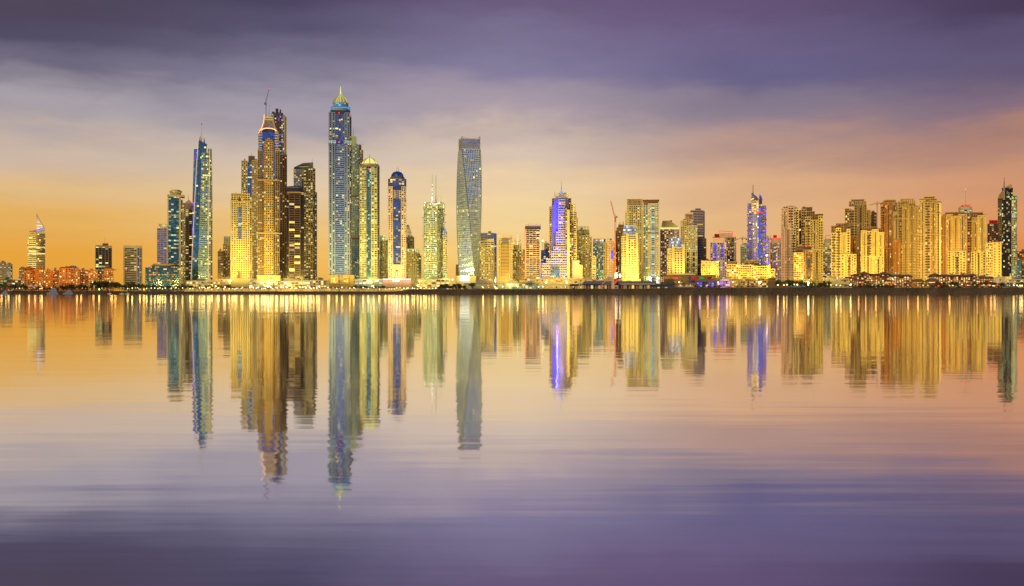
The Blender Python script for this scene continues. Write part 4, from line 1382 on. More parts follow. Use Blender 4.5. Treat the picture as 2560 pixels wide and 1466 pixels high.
# LED ringed tower
b = Bld(TW, 'tower ringed with blue glowing balconies, split sail crown and mast', 'skyscraper', 1892, 1970)
ls = Style('mauve', 'glass_blue', 3.6, 3.8, .2, .32, .4, .9, .18, ('pale', 'blue_light', 'violet_light', 'peach_light'))
b.cyl(1881, 12, 509, ls, back=13, n=12)
b.blk(1882, 1897, 503, Style('mauve', 'glass_pale', 3.6, 3.2, .35, .25, lit=.2, lm=('pale', 'violet_light', 'white_light')), fy=1.5, d=26)
b.blk(1897, 1906, 512, Style('slate', 'glass_blue', 3.6, 4, .1, .2, lit=.25, lm=('blue_light', 'pale')), fy=3, d=26)
b.cyl(1905, 10, 515, ls, back=13, n=12)
b.blk(1879, 1897, 503.5, Style('pink', 'glass_dark', 3.8, 4, .25, .4, lit=.7, lm=('gold_light', 'pale')), pb=535, fy=2.6, d=24)
for i in range(12):
    py = 522.5 + 13.4 * i
    for (cx, rr) in ((1880.5, 13), (1905.5, 11)):
        m = b.mb('balcony_light', 'blue_light' if i % 2 else 'violet_light')
        a0, a1 = (math.pi * .85, math.pi * 1.62) if cx < 1890 else (math.pi * 1.45, math.pi * 2.15)
        m.tube([(b.lx(cx) + rr * b.S * math.cos(a0 + (a1 - a0) * k / 8), 12 + rr * b.S * math.sin(a0 + (a1 - a0) * k / 8), b.lz(py)) for k in range(9)], .75, 5)
        b.mb('balcony', 'mauve').lathe(b.lx(cx), 12, [(rr * b.S - .6, b.lz(py + 2.4)), (rr * b.S - .3, b.lz(py + .8))], 18)
b.bar('edge_light', 'blue_light', [(1897.5, 700, -4), (1897.5, 540, -4)], 1.0)
b.bar('edge_light', 'sky_light', [(1899, 700, -4), (1899, 545, -4)], .5)
b.xz('sail_crown', 'slate', [(1878, 503), (1897, 503), (1897, 497), (1890, 490), (1879, 483)], fy=-2, d=12)
b.bar('sail_edge', 'blue_light', [(1878.5, 483, 1), (1885, 488, 1), (1891.5, 494.5, 1)], .9)
b.xz('sail_crown', 'navy', [(1896.5, 512), (1905, 512), (1905.5, 499), (1902, 491), (1898.5, 487), (1898, 498)], fy=-3, d=10)
b.bar('sail_edge', 'blue_light', [(1898.6, 487, 2), (1902.3, 491, 2), (1905.7, 500, 2)], 1.1)
b.ball('crown_lamp', 'lemon', 1882.5, 497, 1.6, 1)
b.ball('crown_lamp', 'lemon', 1879, 499, 1.2, 1)
b.mast(1882.6, 486, 462, 1.1, 5, r2=.9)
b.beacon(1882.6, 462, 5, .8)
b.beacon(1892, 531, -3.5, 1.2)
b.bar('ledge_light', 'red_light', [(1893, 532.5, -4), (1910, 532.5, -4)], .6)
b.blk(1912, 1924, 596, Style('mauve', 'glass_blue', 3.5, 3.5, .25, .35, lit=.3, lm=('violet_light', 'pale', 'blue_light')), fy=-12, d=40)
b.mast(1916, 597, 590, .3)
b.done()

# long low hotel
b = Bld('hotel', 'long low ochre hotel of seven balcony floors under dark roof pavilions', 'hotel', 1871, 1890)
lh = Style('ochre', 'glass_black', 4.4, 4.0, .16, .36, .5, .9, .24, ('warm', 'orange', 'gold_light'))
b.blk(1817, 1846, 662, lh.alt(lit=.3))
b.blk(1846, 1884, 664, lh, fy=2)
b.blk(1884, 1921, 667, lh.alt(lit=.3), fy=4)
b.box('end_wall', 'ochre', 1919, 1926, 663, 715, fy=5)
b.blk(1925, 1936, 674, lh.alt(lit=.2), fy=-2)
b.blk(1817, 1842, 655, Style('brown', 'glass_black', 3, 3, .3, .3, lit=.05), pb=662.5, fy=-4, d=16)
b.blk(1863, 1898, 653, Style('brown', 'glass_black', 3, 3, .3, .2, lit=.02), pb=665, fy=-3, d=16)
for px in (1823, 1844, 1857, 1900):
    b.ball('roof_lamp', 'gold_light', px, 660, .9, -3)
b.ball('corner_lamp', 'white_lamp', 1916.5, 639, 1.5, 0)
b.bar('corner_post', 'steel', [(1916.5, 664, 0), (1916.5, 640, 0)], .3)
b.done()

b = Bld(TW, 'pink tower with a red glowing roof between the long hotel and white tower', 'skyscraper', 1939, 2020)
pk = Style('pink', 'glass_dark', 3.5, 3.4, .4, .38, .5, .4, .22, ('warm', 'peach_light', 'violet_light'))
b.blk(1926, 1953, 607, pk)
b.blk(1928, 1952, 597, pk.alt(lit=0, pw=.9), pb=608, fy=1, d=20)
b.blk(1934, 1940, 613, Style('slate', 'glass_grey', 3.5, 6, 0, .2, lit=.1), pb=690, fy=1.6, d=3)
b.box('roof_box', 'soft_red', 1933, 1942, 588, 597, fy=-4, d=12)
b.bar('roof_light', 'red_light', [(1929, 596, -1.5), (1952, 596, -1.5)], .7)
b.mast(1926.5, 600, 587, .7, 4)
b.mast(1948, 598, 588, .5, 8)
b.done()


# ------------------------------------------------------------------ the row of stone coloured residential towers
def stone_tower(label, Y, pxc, strips, crown=(), ledges=(), extra=None, crown_mat='brown', name=TW):
    b = Bld(name, label, 'skyscraper', pxc, Y, group=None)
    for (p0, p1, t, fy, *st) in strips:
        s_ = st[0] if st else jbr
        b.blk(p0, p1, t, s_, fy=fy, d=26)
        wdt = p1 - p0
        if wdt > 14:                                          # projecting bays
            for q in (p0 + wdt * .22, p0 + wdt * .66):
                b.blk(q, q + wdt * .16, t + 4, s_.alt(pw=.5, bw=6), fy=fy + 1.3, d=4)
        if wdt > 11:                                          # dark glass strip standing in for a shaded recess between the bays
            q = p0 + wdt * .47
            b.blk(q, q + max(1.8, wdt * .10), t + 7, Style('brown', 'glass_black', 5.2, 6, .1, .26, .3, .3, .05, ('warm',)), fy=fy + .75, d=3)
        b.box('cornice', s_.wall, p0 - .5, p1 + .5, t - .4, t + 1.6, fy=fy + 1.8, d=20)
    for (p0, p1, t, btm, fy) in crown:
        b.blk(p0, p1, t, Style(crown_mat, 'glass_black', 4.2, 4, .55, .3, .5, .4, .03, ('warm',), part='crown_wall'), pb=btm, fy=fy, d=20)
        b.box('crown_roof', crown_mat, p0 - 1.2, p1 + 1.2, t - 1, t + .6, fy=fy + 1.6, d=22)
    for (p0, p1, py, fy) in ledges:
        b.box('ledge', 'tan', p0, p1, py, py + 1.6, fy=fy, d=10)
    if extra:
        extra(b)
    b.done()


wj = jbr.alt(wall='pink', lit=.05)
yj = jbr.alt(wall='khaki')
oj = jbr.alt(wall='amber', lit=.10, lm=('warm', 'orange', 'gold_light'))  # orange light of the side faces is put into this wall colour
stone_tower('pinkish white stone tower with fine windows beside the dark balconied tower', 1980, 1975,
            [(1953, 1970, 522, 2, wj), (1970, 1984, 519, 4, wj.alt(bw=5)), (1984, 1997, 524, 1, jbr.alt(wall='cream')), (1961, 1978, 569, 6, wj), (1976, 1990, 574, 5, jbr.alt(wall='cream'))],
            [(1964, 1986, 516.5, 522, 0), (1984, 1992, 519, 526, -2)], [(1961, 1979, 568, 7), (1952.5, 1997, 539, 4.6)], crown_mat='pink')
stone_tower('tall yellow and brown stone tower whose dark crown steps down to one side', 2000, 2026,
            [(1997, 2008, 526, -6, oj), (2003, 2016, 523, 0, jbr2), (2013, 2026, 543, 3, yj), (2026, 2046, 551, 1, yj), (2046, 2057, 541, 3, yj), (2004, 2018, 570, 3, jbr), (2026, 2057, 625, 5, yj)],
            [(2006, 2030, 519, 526, -5), (2016, 2036, 530, 551, -2), (2034, 2057, 537, 552, -3)], [(2013, 2057, 581, 4.4)])
b = Bld(TW, 'dark brown balconied tower with orange rooms in front of the stone towers', 'skyscraper', 2009, 1900)
db = Style('ochre', 'glass_black', 3.6, 4.6, .12, .26, .5, 1.2, .38, ('orange', 'warm', 'gold_light'))
b.blk(1985, 2008, 633, db, fy=2)
b.blk(2008, 2032, 626, Style('brown', 'glass_black', 3.6, 4.6, .35, .3, lit=.28, lm=('orange', 'warm')), fy=0)
b.blk(1990, 2027, 619, Style('dark', 'glass_bronze', 3.6, 4, .3, .3, lit=.06, lm=('orange',)), fy=-3)
b.blk(2017, 2027, 640, Style('dark', 'glass_black', 3.6, 5, .3, .2, lit=.2, lm=('orange',)), fy=2)
b.bar('roof_light', 'soft_red', [(1994, 618, 2), (2022, 617.5, 2)], .7)
for k in range(6):
    b.ball('roof_lamp', 'red_light', 1993 + 5.5 * k, 617 - k % 2, .7, 1)
b.done()
b = Bld(TW, 'hazy pale yellow block with a round drum top between stone towers', 'building', 2067, 2180)
b.blk(2057, 2080, 622, Style('lime', 'glass_bronze', 3.5, 5, .1, .4, lit=.3, lm=('pale', 'warm')))
b.blk(2057, 2079, 609, Style('ivory', 'glass_dark', 4, 5, .2, .4, lit=.8, lm=('crown_light', 'warm')), pb=622.5, fy=2)
b.lathe('drum', 'cream', 2070, [(10, 609), (9.5, 600), (6, 597)], y=12)
b.bar('hoop', 'steel', [(2063, 600, 6), (2064, 590, 6), (2072, 588.5, 6), (2079, 592, 6)], .5)
b.done()
stone_tower('yellow stone tower with a dark brown crown and a lower stepped wing', 1950, 2105,
            [(2078.5, 2090, 583, 2, yj), (2090, 2102, 571, 4, yj), (2102, 2117, 583, 1, yj), (2117, 2125, 574, 3, yj), (2104, 2140, 637, 6, yj.alt(bw=4.2)), (2125, 2140, 640, 4, yj)],
            [(2078.5, 2092, 566, 584, 0), (2091, 2114, 560, 584, -2), (2112, 2124, 567, 584, -1)], [(2104, 2125, 635, 7)])
stone_tower('tall stone tower with broad shoulders behind the crane and yellow towers', 2040, 2144,
            [(2113, 2124, 525, 0, oj), (2122, 2136, 526, 3, jbr2), (2136, 2166, 513, 2, jbr), (2160, 2176, 527, 0, jbr), (2126, 2141, 592, 5, oj)],
            [(2123, 2165, 505, 514, 0), (2129, 2160, 499.5, 506, -3), (2113, 2122, 522, 528, -2)], [(2113, 2176, 560, 4)], crown_mat='tan')
b = Bld(TW, 'narrow unfinished brown tower standing behind the pale tower crane', 'building', 2184, 2120)
b.blk(2175, 2191, 533, Style('brown', 'glass_black', 3.5, 4, .3, .3, lit=.06, lm=('warm',)))
b.blk(2179, 2186, 530, Style('brown', 'glass_black', 3.5, 4, .3, .3, lit=0), fy=2)
b.done()
stone_tower('short front yellow stone tower with stepped roofs and a dark window slot', 1940, 2181,
            [(2152.5, 2168, 577, 1, yj), (2166, 2180, 579, 3, yj), (2180, 2196, 575, 2, yj), (2194, 2209, 582, 0, yj), (2158, 2182, 641, 4.5, yj), (2182, 2209, 642, 3.5, yj)],
            [(2166, 2188, 568, 580, -1), (2186, 2206, 573, 582, -3)], [(2158, 2185, 613, 6)], extra=lambda b: b.blk(2168, 2172, 590, Style('brown', 'glass_black', 3.25, 6, 0, .3, lit=.06), pb=680, fy=5.2, d=2))
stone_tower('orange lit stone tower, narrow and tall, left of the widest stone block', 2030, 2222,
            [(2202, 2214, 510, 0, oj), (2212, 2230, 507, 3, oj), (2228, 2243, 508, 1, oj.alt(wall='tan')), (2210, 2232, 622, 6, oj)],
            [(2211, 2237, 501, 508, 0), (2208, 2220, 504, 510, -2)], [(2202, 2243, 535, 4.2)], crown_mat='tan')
stone_tower('broad stone tower joined to the tallest stone block, with a bare side wall', 2000, 2262,
            [(2234, 2246, 530, -2, jbr2.alt(pw=.9, lit=.03)), (2245, 2258, 505, 1, jbr), (2256, 2272, 511, 3, jbr), (2270, 2289, 516, 1, jbr), (2234, 2250, 600, 2, oj)],
            [(2252, 2284, 498, 512, 0), (2264, 2288, 504, 517, -2)], [(2234, 2290, 546, 4.4)], crown_mat='tan')
stone_tower('tallest of the stone blocks, with a plain pale end wall', 1990, 2316,
            [(2277, 2301, 518, 4, jbr.alt(lit=.10)), (2298, 2314, 501, 2, jbr.alt(wall='khaki')), (2312, 2326, 507, 5, jbr.alt(lit=.12, wall='tan')), (2324, 2341, 503, 3, jbr.alt(lit=.14)), (2339, 2352, 509, 1, yj.alt(bw=7, pw=.65, wall='cream'))],
            [(2299, 2341, 498, 508, 0), (2311, 2336, 491.5, 499, -2), (2342, 2352.5, 506, 511, -3)], [(2298, 2352, 534, 5), (2277, 2352, 586, 6)], crown_mat='tan')
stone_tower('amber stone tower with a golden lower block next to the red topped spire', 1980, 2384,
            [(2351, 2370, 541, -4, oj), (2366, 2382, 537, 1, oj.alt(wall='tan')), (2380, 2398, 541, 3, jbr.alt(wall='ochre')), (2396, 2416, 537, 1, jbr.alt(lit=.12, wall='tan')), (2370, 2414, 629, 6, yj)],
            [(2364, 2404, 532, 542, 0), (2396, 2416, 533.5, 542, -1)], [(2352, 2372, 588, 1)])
stone_tower('yellow stone tower standing between the red topped spire and the black sail tower', 1985, 2441,
            [(2418, 2432, 540, -3, oj), (2430, 2446, 545, 2, jbr), (2445, 2464, 540, 4, yj), (2428, 2464, 631, 6, yj)],
            [(2428, 2456, 532.5, 546, 0), (2444, 2464, 539, 545, 1)], [(2418, 2465, 552, 4.5)])
b = Bld(TW, 'hidden tower with a red lit round top and white tipped spire', 'skyscraper', 2414, 2120)
b.cyl(2414, 16.5, 524, Style('cream', 'glass_dark', 3.6, 4, .2, .3, lit=.35, lm=('pale', 'warm', 'cool')), back=20)
b.lathe('round_top', 'ivory', 2413, [(17, 524), (17, 518), (13, 514), (6, 511.5), (1, 511)], y=20)
for k in range(12):
    b.ball('warning_light', 'red_light', 2404 + 1.9 * k, 513.5 + 1.5 * math.sin(k * 2.1), 1.0, 4 + abs(k - 5.5) * .8)
b.bar('edge_light', 'sky_light', [(2417.5, 640, 3), (2417.5, 524, 3)], .6)
b.mast(2414, 512, 472, .6, 16, 'spire', 'ivory')
b.ball('spire_tip', 'white_light', 2414, 472, .9, 16)
b.done()
b = Bld(TW, 'small dark tower with glowing red parapet before the black sail tower', 'building', 2481, 2080)
b.blk(2469, 2495, 561, Style('brown', 'glass_black', 3.6, 4, .3, .3, lit=.2, lm=('warm', 'orange', 'pale')))
b.box('roof_box', 'soft_red', 2473, 2494, 551, 562, fy=-3, d=18)
for k in range(8):
    b.ball('warning_light', 'red_light', 2473 + 3 * k, 550.5 + 9 * (k % 3 == 2), .7, 1)
b.done()
b = Bld(TW, 'low bright yellow block with a blank end wall beside the black sail tower', 'building', 2484, 1950)
b.blk(2465, 2482, 609, yj.alt(lit=.2, bw=3), fy=0)
b.blk(2482, 2503, 607, yj.alt(bw=6.5, pw=.72), fy=3)
b.box('cornice', 'tan', 2481, 2504, 606, 608, fy=4.4, d=20)
b.done()

# black sail tower
b = Bld(TW, 'black glass tower rising in sharp sail points with a round side drum', 'skyscraper', 2518, 1970)
bs = Style('dark', 'glass_black', 3.7, 3.4, .12, .16, .2, .2, .11, ('pale', 'lemon', 'warm'), .01)
b.blk(2494.5, 2508, 495, bs.alt(wall='brown', sh=.24), fy=-4, d=30)
b.crn(2505, 2508, 2532, 471, bs, th=60)
b.cyl(2532, 10.5, 492, Style('lime', 'glass_dark', 3.7, 3.6, .2, .3, .3, .6, .2, ('lemon', 'pale', 'cool')), back=16, n=14)
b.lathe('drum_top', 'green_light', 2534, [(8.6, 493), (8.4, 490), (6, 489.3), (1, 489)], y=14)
b.xz('side_sail', 'brown', [(2494.5, 496), (2508, 496), (2508, 476), (2502, 482), (2497, 488)], fy=2, d=18)
b.bar('sail_edge', 'green', [(2495, 495, -2.4), (2498, 488, -2.4), (2504, 480, -2.4)], .6)
b.xz('fin', 'slate', [(2507.5, 500), (2512.5, 500), (2512.5, 462), (2511.4, 450), (2510.6, 444), (2509, 456), (2507.7, 474)], fy=3.5, d=8)
b.xz('main_sail', 'tan', [(2512.8, 479), (2530, 471), (2530, 456), (2522, 462), (2512.8, 468.5)], fy=-6, d=12)
b.xz('main_sail', 'glass_black', [(2512, 480), (2532, 471.4), (2532, 470), (2512, 478)], fy=1, d=6)
b.beacon(2510.7, 446, 2, .9)
b.box('transfer_floor', 'tan', 2494, 2508.5, 539, 540, fy=5, d=20)
b.box('podium', 'ivory', 2490, 2546, 692, 716, fy=4)
b.done()
b = Bld(TW, 'brown lit block behind a dark slab at the end of the skyline', 'building', 2553, 2060)
b.blk(2543, 2566, 630, Style('rust', 'glass_black', 3.5, 4, .3, .35, lit=.35, lm=('warm', 'orange')))
b.done()
b = Bld(TW, 'small dark green slab next to the round drum of the black sail tower', 'building', 2548, 1980)
b.blk(2543, 2554, 651, Style('hedge', 'glass_green', 3.6, 5, .15, .2, lit=.05, lm=('warm',)))
b.done()

# ------------------------------------------------------------------ cranes
def crane(label, px, Y, base_z, py_cab, tip, tail, mat, luff=True, w_=1.0):
    """lattice tower crane: mast, cab, jib, counter jib with weight, hoist rope; jib tip and tail in photograph pixels"""
    t = empty('tower_crane', (gx(px, Y), Y, base_z), -math.atan2(gx(px, Y), Y), label, 'crane')
    S = Y * math.cos(math.atan2(gx(px, Y), Y)) / F
    L = lambda p, q: ((p - px) * S, 0.0, gz(q, Y) - base_z)
    zc = gz(py_cab, Y) - base_z
    m = MB()
    a = .9 * w_
    for sx, sy in ((-1, -1), (1, -1), (1, 1), (-1, 1)):
        m.tube([(sx * a, sy * a, 0), (sx * a, sy * a, zc)], .22 * w_, 4)
    n = max(3, int(zc / 3))
    for k in range(n):
        z0, z1 = zc * k / n, zc * (k + 1) / n
        s = 1 if k % 2 else -1
        m.tube([(-a * s, -a, z0), (a * s, -a, z1)], .16 * w_, 4)
        m.tube([(-a * s, a, z0), (a * s, a, z1)], .16 * w_, 4)
    m.build('mast', mat, t)
    m = MB()
    m.box(-1.6, 1.6, -2.2, 1.6, zc, zc + 3.0)
    m.build('cab', mat, t)

    def boom(p, q, h):
        g = MB()
        d = [q[k] - p[k] for k in range(3)]
        l = math.sqrt(sum(v * v for v in d))
        nx, nz = -d[2] / l, d[0] / l
        if nz < 0:
            nx, nz = -nx, -nz
        up = lambda f, k: (p[0] + d[0] * f + nx * h * k, p[1], p[2] + d[2] * f + nz * h * k)
        g.tube([up(0, 0), up(1, 0)], .28 * w_, 4)
        g.tube([up(0, 1), up(1, .4)], .22 * w_, 4)
        n_ = max(4, int(l / 4))
        for k in range(n_):
            f0, f1 = k / n_, (k + 1) / n_
            g.tube([up(f0, 0 if k % 2 else 1 - .6 * f0), up(f1, 1 - .6 * f1 if k % 2 else 0)], .15 * w_, 4)
        return g
    top = (0, 0, zc + 3)
    boom(top, L(*tip), 1.7 * w_).build('jib', mat, t)
    tl = L(*tail)
    boom(top, tl, 1.4 * w_).build('counter_jib', mat, t)
    m = MB()
    m.box(tl[0] - 1.8, tl[0] + 1.8, -1.2, 1.2, tl[2] - 3.0, tl[2])
    m.build('counterweight', 'slate', t)
    m = MB()
    ap = (0, 0, zc + (11 if luff else 7) * w_)
    m.tube([top, ap], .3 * w_, 4)
    m.tube([ap, tl], .12 * w_, 4)
    tp = L(*tip)
    m.tube([ap, (top[0] + (tp[0]) * .8, 0, top[2] + (tp[2] - top[2]) * .8)], .12 * w_, 4)
    m.build('stay', mat, t)
    m = MB()
    m.ball(tp, .7)
    m.build('warning_light', 'red_light', t)


crane('slim luffing crane rising from the unfinished tower behind the gold edged crown', 665, 2085, gz(330, 2085), 262, (672.7, 222), (662.5, 258), 'violetpaint', w_=1.0)
crane('tall red luffing crane standing on the ground before the dark stepped tower', 1538, 1890, GROUND, 556, (1526, 503), (1541.5, 541), 'redpaint', w_=1.25)
crane('pale hammerhead crane low between the violet tower and the blue ringed tower', 1856, 2090, GROUND, 600, (1840, 599.5), (1866, 597), 'tan', False)
crane('pale hammerhead crane among the stone towers with a tan jib', 2193, 2100, GROUND, 513, (2174, 513), (2203, 508.5), 'tan', False, 1.1)


# ------------------------------------------------------------------ low buildings along the water
def low(name, label, cat, p0, p1, top, Y, st, extra=None, d=20, fy=0):
    b = Bld(name, label, cat, (p0 + p1) / 2, Y)
    b.blk(p0, p1, top, st, d=d, fy=fy)
    if extra:
        extra(b)
    b.done()


shop = Style('ivory', 'glass_bronze', 4.5, 5, .25, .35, .4, .5, .55, ('warm', 'pale', 'gold_light', 'white_light'))


def resort(label, Y, pxc, wings, towers, pts=()):
    b = Bld('resort_building', label, 'building', pxc, Y)
    rs = Style('rust', 'glass_black', 3.3, 4.2, .4, .36, .4, .8, .55, ('peach_light', 'gold_light', 'orange', 'warm'))
    for (p0, p1, t, fy) in wings:
        b.blk(p0, p1, t, rs, fy=fy, d=18)
        b.hip('roof', 'tile', p0, p1, t, t - 5.2, fy=fy, d=18, ridge=.75, over=3)
    for (p0, p1, e, t, fy) in towers:
        b.blk(p0 + 3, p1 - 3, e, rs.alt(lit=.3), fy=fy, d=12)
        b.hip('roof', 'tile', p0 + 2, p1 - 2, e, t, fy=fy, d=12, ridge=.05, over=3)
    for (px, py) in pts:
        b.ball('wall_light', 'gold_light', px, py, .9, -3.5)
    b.done()


r_ = random.Random(3)
resort('long low resort with dark hipped roofs and two roof turrets, lit orange', 1800, 2200,
       [(2128, 2200, 690, 2), (2198, 2278, 692, 0), (2113, 2136, 697, 4)], [(2143, 2176, 686, 679, 3), (2195, 2226, 687, 679.5, 1)],
       [(r_.uniform(2132, 2276), r_.choice((696, 701, 706, 710))) for _ in range(34)])
resort('second low resort of staggered hipped roofs with a square turret, lit red orange', 1800, 2402,
       [(2323, 2352, 692, 2), (2350, 2388, 691.5, 0), (2384, 2432, 692, 3), (2434, 2482, 697, 1)], [(2325, 2349, 688, 683, 1), (2422, 2442, 690, 684, 5)],
       [(r_.uniform(2326, 2480), r_.choice((696, 700, 705, 710))) for _ in range(34)])
b = Bld('pavilion', 'dark hip roofed open pavilion between the two resort buildings', 'building', 2300, 1780)
b.hip('roof', 'brown', 2276, 2312, 705, 698, d=16, ridge=.4, over=2)
b.hip('roof', 'brown', 2312, 2348, 705, 697.5, fy=2, d=16, ridge=.4, over=2)
for k in range(12):
    b.bar('post', 'brown', [(2279 + 6 * k, 719, -1), (2279 + 6 * k, 705, -1)], .35)
b.bar('eave_light', 'peach_light', [(2322, 706.5, -2), (2346, 706.5, -2)], .5)
b.xz('lit_tent', 'peach_light', [(2299, 711), (2305, 711), (2302, 706)], fy=6, d=-2)
b.done()
low('shop_building', 'blank cream hall with a bright lamp row between yellow towers and the resort', 'building', 2064, 2122, 698, 1790, Style('ivory', 'glass_bronze', 9, 12, .8, .6, lit=.1),
    lambda b: (b.blk(2064, 2084, 696, Style('ivory', 'glass_bronze', 9, 12, .9, .6, lit=0), fy=2), b.box('louvre', 'brown', 2102, 2120, 699.5, 702, fy=1, d=1), b.ball('wall_light', 'white_light', 2094, 697, 1.2, -2)))
low('shop_building', 'cream cube hall with a glowing doorway by the black sail tower', 'building', 2488, 2513, 694, 1790, Style('ivory', 'glass_bronze', 9, 12, .9, .6, lit=0),
    lambda b: b.box('lit_door', 'white_light', 2491, 2496, 698, 709, fy=.8, d=1))
low('shop_building', 'low row of pale flat roofed shops at the very end of the shore', 'building', 2516, 2566, 700, 1790, shop.alt(lit=.3),
    lambda b: [b.hip('parasol_roof', 'navy', 2520 + 12 * k, 2530 + 12 * k, 702, 699, fy=3, d=8) for k in range(4)])
low('mall_podium', 'long warm lit shopping podium below the blue washed stepped hotel', 'building', 1337, 1482, 698, 1830, Style('cream', 'glass_bronze', 6, 9, .7, .55, .4, .5, .35, ('warm', 'pale', 'gold_light')),
    lambda b: (b.box('cornice', 'pink', 1336, 1483, 696.5, 698.6, fy=1.6, d=18), b.light_strip('shop_light', 'gold_light', 1344, 1420, 713, 2.2, .6), b.light_strip('shop_sign', 'soft_red', 1390, 1400, 704, .8, .8)))
low('mall_podium', 'plain peach podium wall behind the grey gabled sheds', 'building', 1482, 1556, 701, 1840, Style('pink', 'glass_bronze', 6, 8, .7, .5, .4, .5, .25, ('warm', 'pale')))
low('shop_building', 'small brown cafe block with lit windows below the dark banded tower', 'building', 1311, 1339, 697, 1840, shop.alt(wall='ochre', lit=.6))
low('exhibition_hall', 'long plain grey green hall wall with a bright lit gable front', 'building', 1161, 1262, 710, 1790, Style('lime', 'glass_bronze', 14, 20, .95, .9, lit=0),
    lambda b: (b.xz('lit_gable', 'ochre', [(1199, 722), (1199, 715.5), (1240, 711.3), (1240, 722)], fy=1.2, d=1), b.box('cornice', 'slate', 1160, 1263, 709, 710.2, fy=.8, d=20),
               b.ball('wall_light', 'gold_light', 1206, 717, 1.0, -2), b.ball('wall_light', 'gold_light', 1220, 715, 1.0, -2), b.ball('wall_light', 'peach_light', 1234, 714, 1.0, -2)))
low('cafe_pavilion', 'long white two floor cafe pavilion with glass fronts on the breakwater', 'building', 1262, 1348, 709, 1780, Style('lime', 'glass_green', 5, 6, .2, .45, .4, .6, .4, ('lemon', 'cool', 'pale')),
    lambda b: (b.box('roof', 'slate', 1260, 1350, 707.6, 709, fy=3, d=22), b.ball('sign_light', 'peach_light', 1316.5, 717, 2.4, -2)))
low('kiosk', 'tiny white kiosk with a blue pyramid roof beside the lit gable', 'building', 1236, 1246, 718, 1760, shop.alt(wall='white', lit=.2), lambda b: b.hip('roof', 'navy', 1235, 1247, 718, 712.5, d=10), d=10)
low('exhibition_hall', 'dark brown festival hall with coloured red, green and violet light panels', 'building', 1659, 1788, 690, 1830, Style('brown', 'glass_black', 8, 14, .5, .6, .4, .5, .0, ('warm',)),
    lambda b: ([b.box('light_panel', c, p, q, t, u, fy=1.0, d=-.6) for (c, p, q, t, u) in (('soft_amber', 1664, 1674, 691, 697), ('soft_red', 1682, 1695, 694, 698), ('soft_amber', 1704, 1710, 692, 697), ('soft_violet', 1722, 1726, 691, 706),
                ('soft_red', 1728, 1743, 694, 699), ('soft_green', 1749, 1761, 694, 698), ('soft_red', 1768, 1778, 692.5, 698.5), ('soft_violet', 1728, 1740, 701, 707))],
               b.box('roof', 'dark', 1657, 1790, 688.8, 690.2, fy=2, d=22), b.box('screen', 'dark', 1661, 1684, 698, 711, fy=12, d=-9), b.ball('balloon_lamp', 'orange', 1705, 704, 2.2, -6)))
b = Bld('bar_pavilion', 'domed violet lit bar pavilion beside a row of blue lit terraces', 'building', 1808, 1790)
b.blk(1741, 1792, 705, Style('navy', 'glass_black', 4.5, 5, .3, .3, lit=.6, lm=('sky_light', 'blue_light', 'violet_light', 'pink_light')), d=14)
b.hip('roof', 'brown', 1738, 1800, 705, 699, d=16, ridge=.8, over=2)
b.blk(1800, 1826, 703, Style('violetpaint', 'glass_black', 5, 4.2, .3, .3, lit=.7, lm=('violet_light', 'blue_light', 'pink_light')), fy=2, d=14)
b.lathe('dome_roof', 'lime', 1813, [(16, 703), (15, 700), (11, 697.5), (5, 696), (.5, 695.5)], y=10)
b.light_strip('eave_light', 'blue_light', 1800, 1826, 704.2, .9, 3)
b.done()
b = Bld('storage_box', 'tall windowless brown box standing on the sea bank', 'building', 1929, 1735)
b.box('wall', 'brown', 1919, 1938.5, 696, 722, d=14)
b.box('wall_panel', 'tan', 1920, 1938, 702, 703, fy=.3, d=.2)
b.box('base', 'brown', 1938, 1973, 714, 722, fy=-1, d=10)
b.box('coping', 'tan', 1918.4, 1939, 695.2, 696.2, fy=.5, d=14.5)
b.done()


def shed(label, p0, p1, ridge, eave, Y, off, posts=True, roofm='slate', wallm='tan'):
    b = Bld('gabled_shed', label, 'building', (p0 + p1) / 2, Y)
    x0, x1, zr, ze = b.lx(p0), b.lx(p1), b.lz(ridge), b.lz(eave)
    o = off * b.S
    m = b.mb('roof', roofm)
    m.hexa([(x0, -9, ze), (x1, -9, ze), (x1, -9, ze + .5), (x0, -9, ze + .5)], [(x0 + o, 6, zr), (x1 + o * .2, 6, zr), (x1 + o * .2, 6, zr + .5), (x0 + o, 6, zr + .5)])
    m.hexa([(x0, 18, ze), (x1, 18, ze), (x1, 18, ze + .5), (x0, 18, ze + .5)], [(x0 + o, 6.2, zr), (x1 + o * .2, 6.2, zr), (x1 + o * .2, 6.2, zr + .5), (x0 + o, 6.2, zr + .5)])
    b.box('wall', wallm, p0 + 4, p1 - 2, eave - .2, 724, fy=6, d=14)
    n = max(3, int((p1 - p0) / 7))
    for k in range(n):
        px = p0 + 5 + (p1 - p0 - 8) * (k + .5) / n
        b.box('shopfront', ('glass_bronze', 'warm', 'rust', 'glass_dark', 'lemon', 'redpaint')[(k * 5 + int(p0)) % 6], px - 2.2, px + 2.2, eave + 1, 722, fy=6.5, d=-5.8)
        b.bar('post', 'white', [(px - 3, 722, -8.6), (px - 3, eave, -8.6)], .25)
        if posts:
            m2 = b.mb('awning', 'navy' if int(p0) % 2 else 'canvas')
            xx = b.lx(px)
            m2.loft([(ze + .55, [(xx - 2.4, -10.5), (xx + 2.4, -10.5), (xx + 2.4, -7), (xx - 2.4, -7)]), (ze + 2.6, [(xx - .1, -8.9), (xx + .1, -8.9), (xx + .1, -8.7), (xx - .1, -8.7)])])
    b.done()


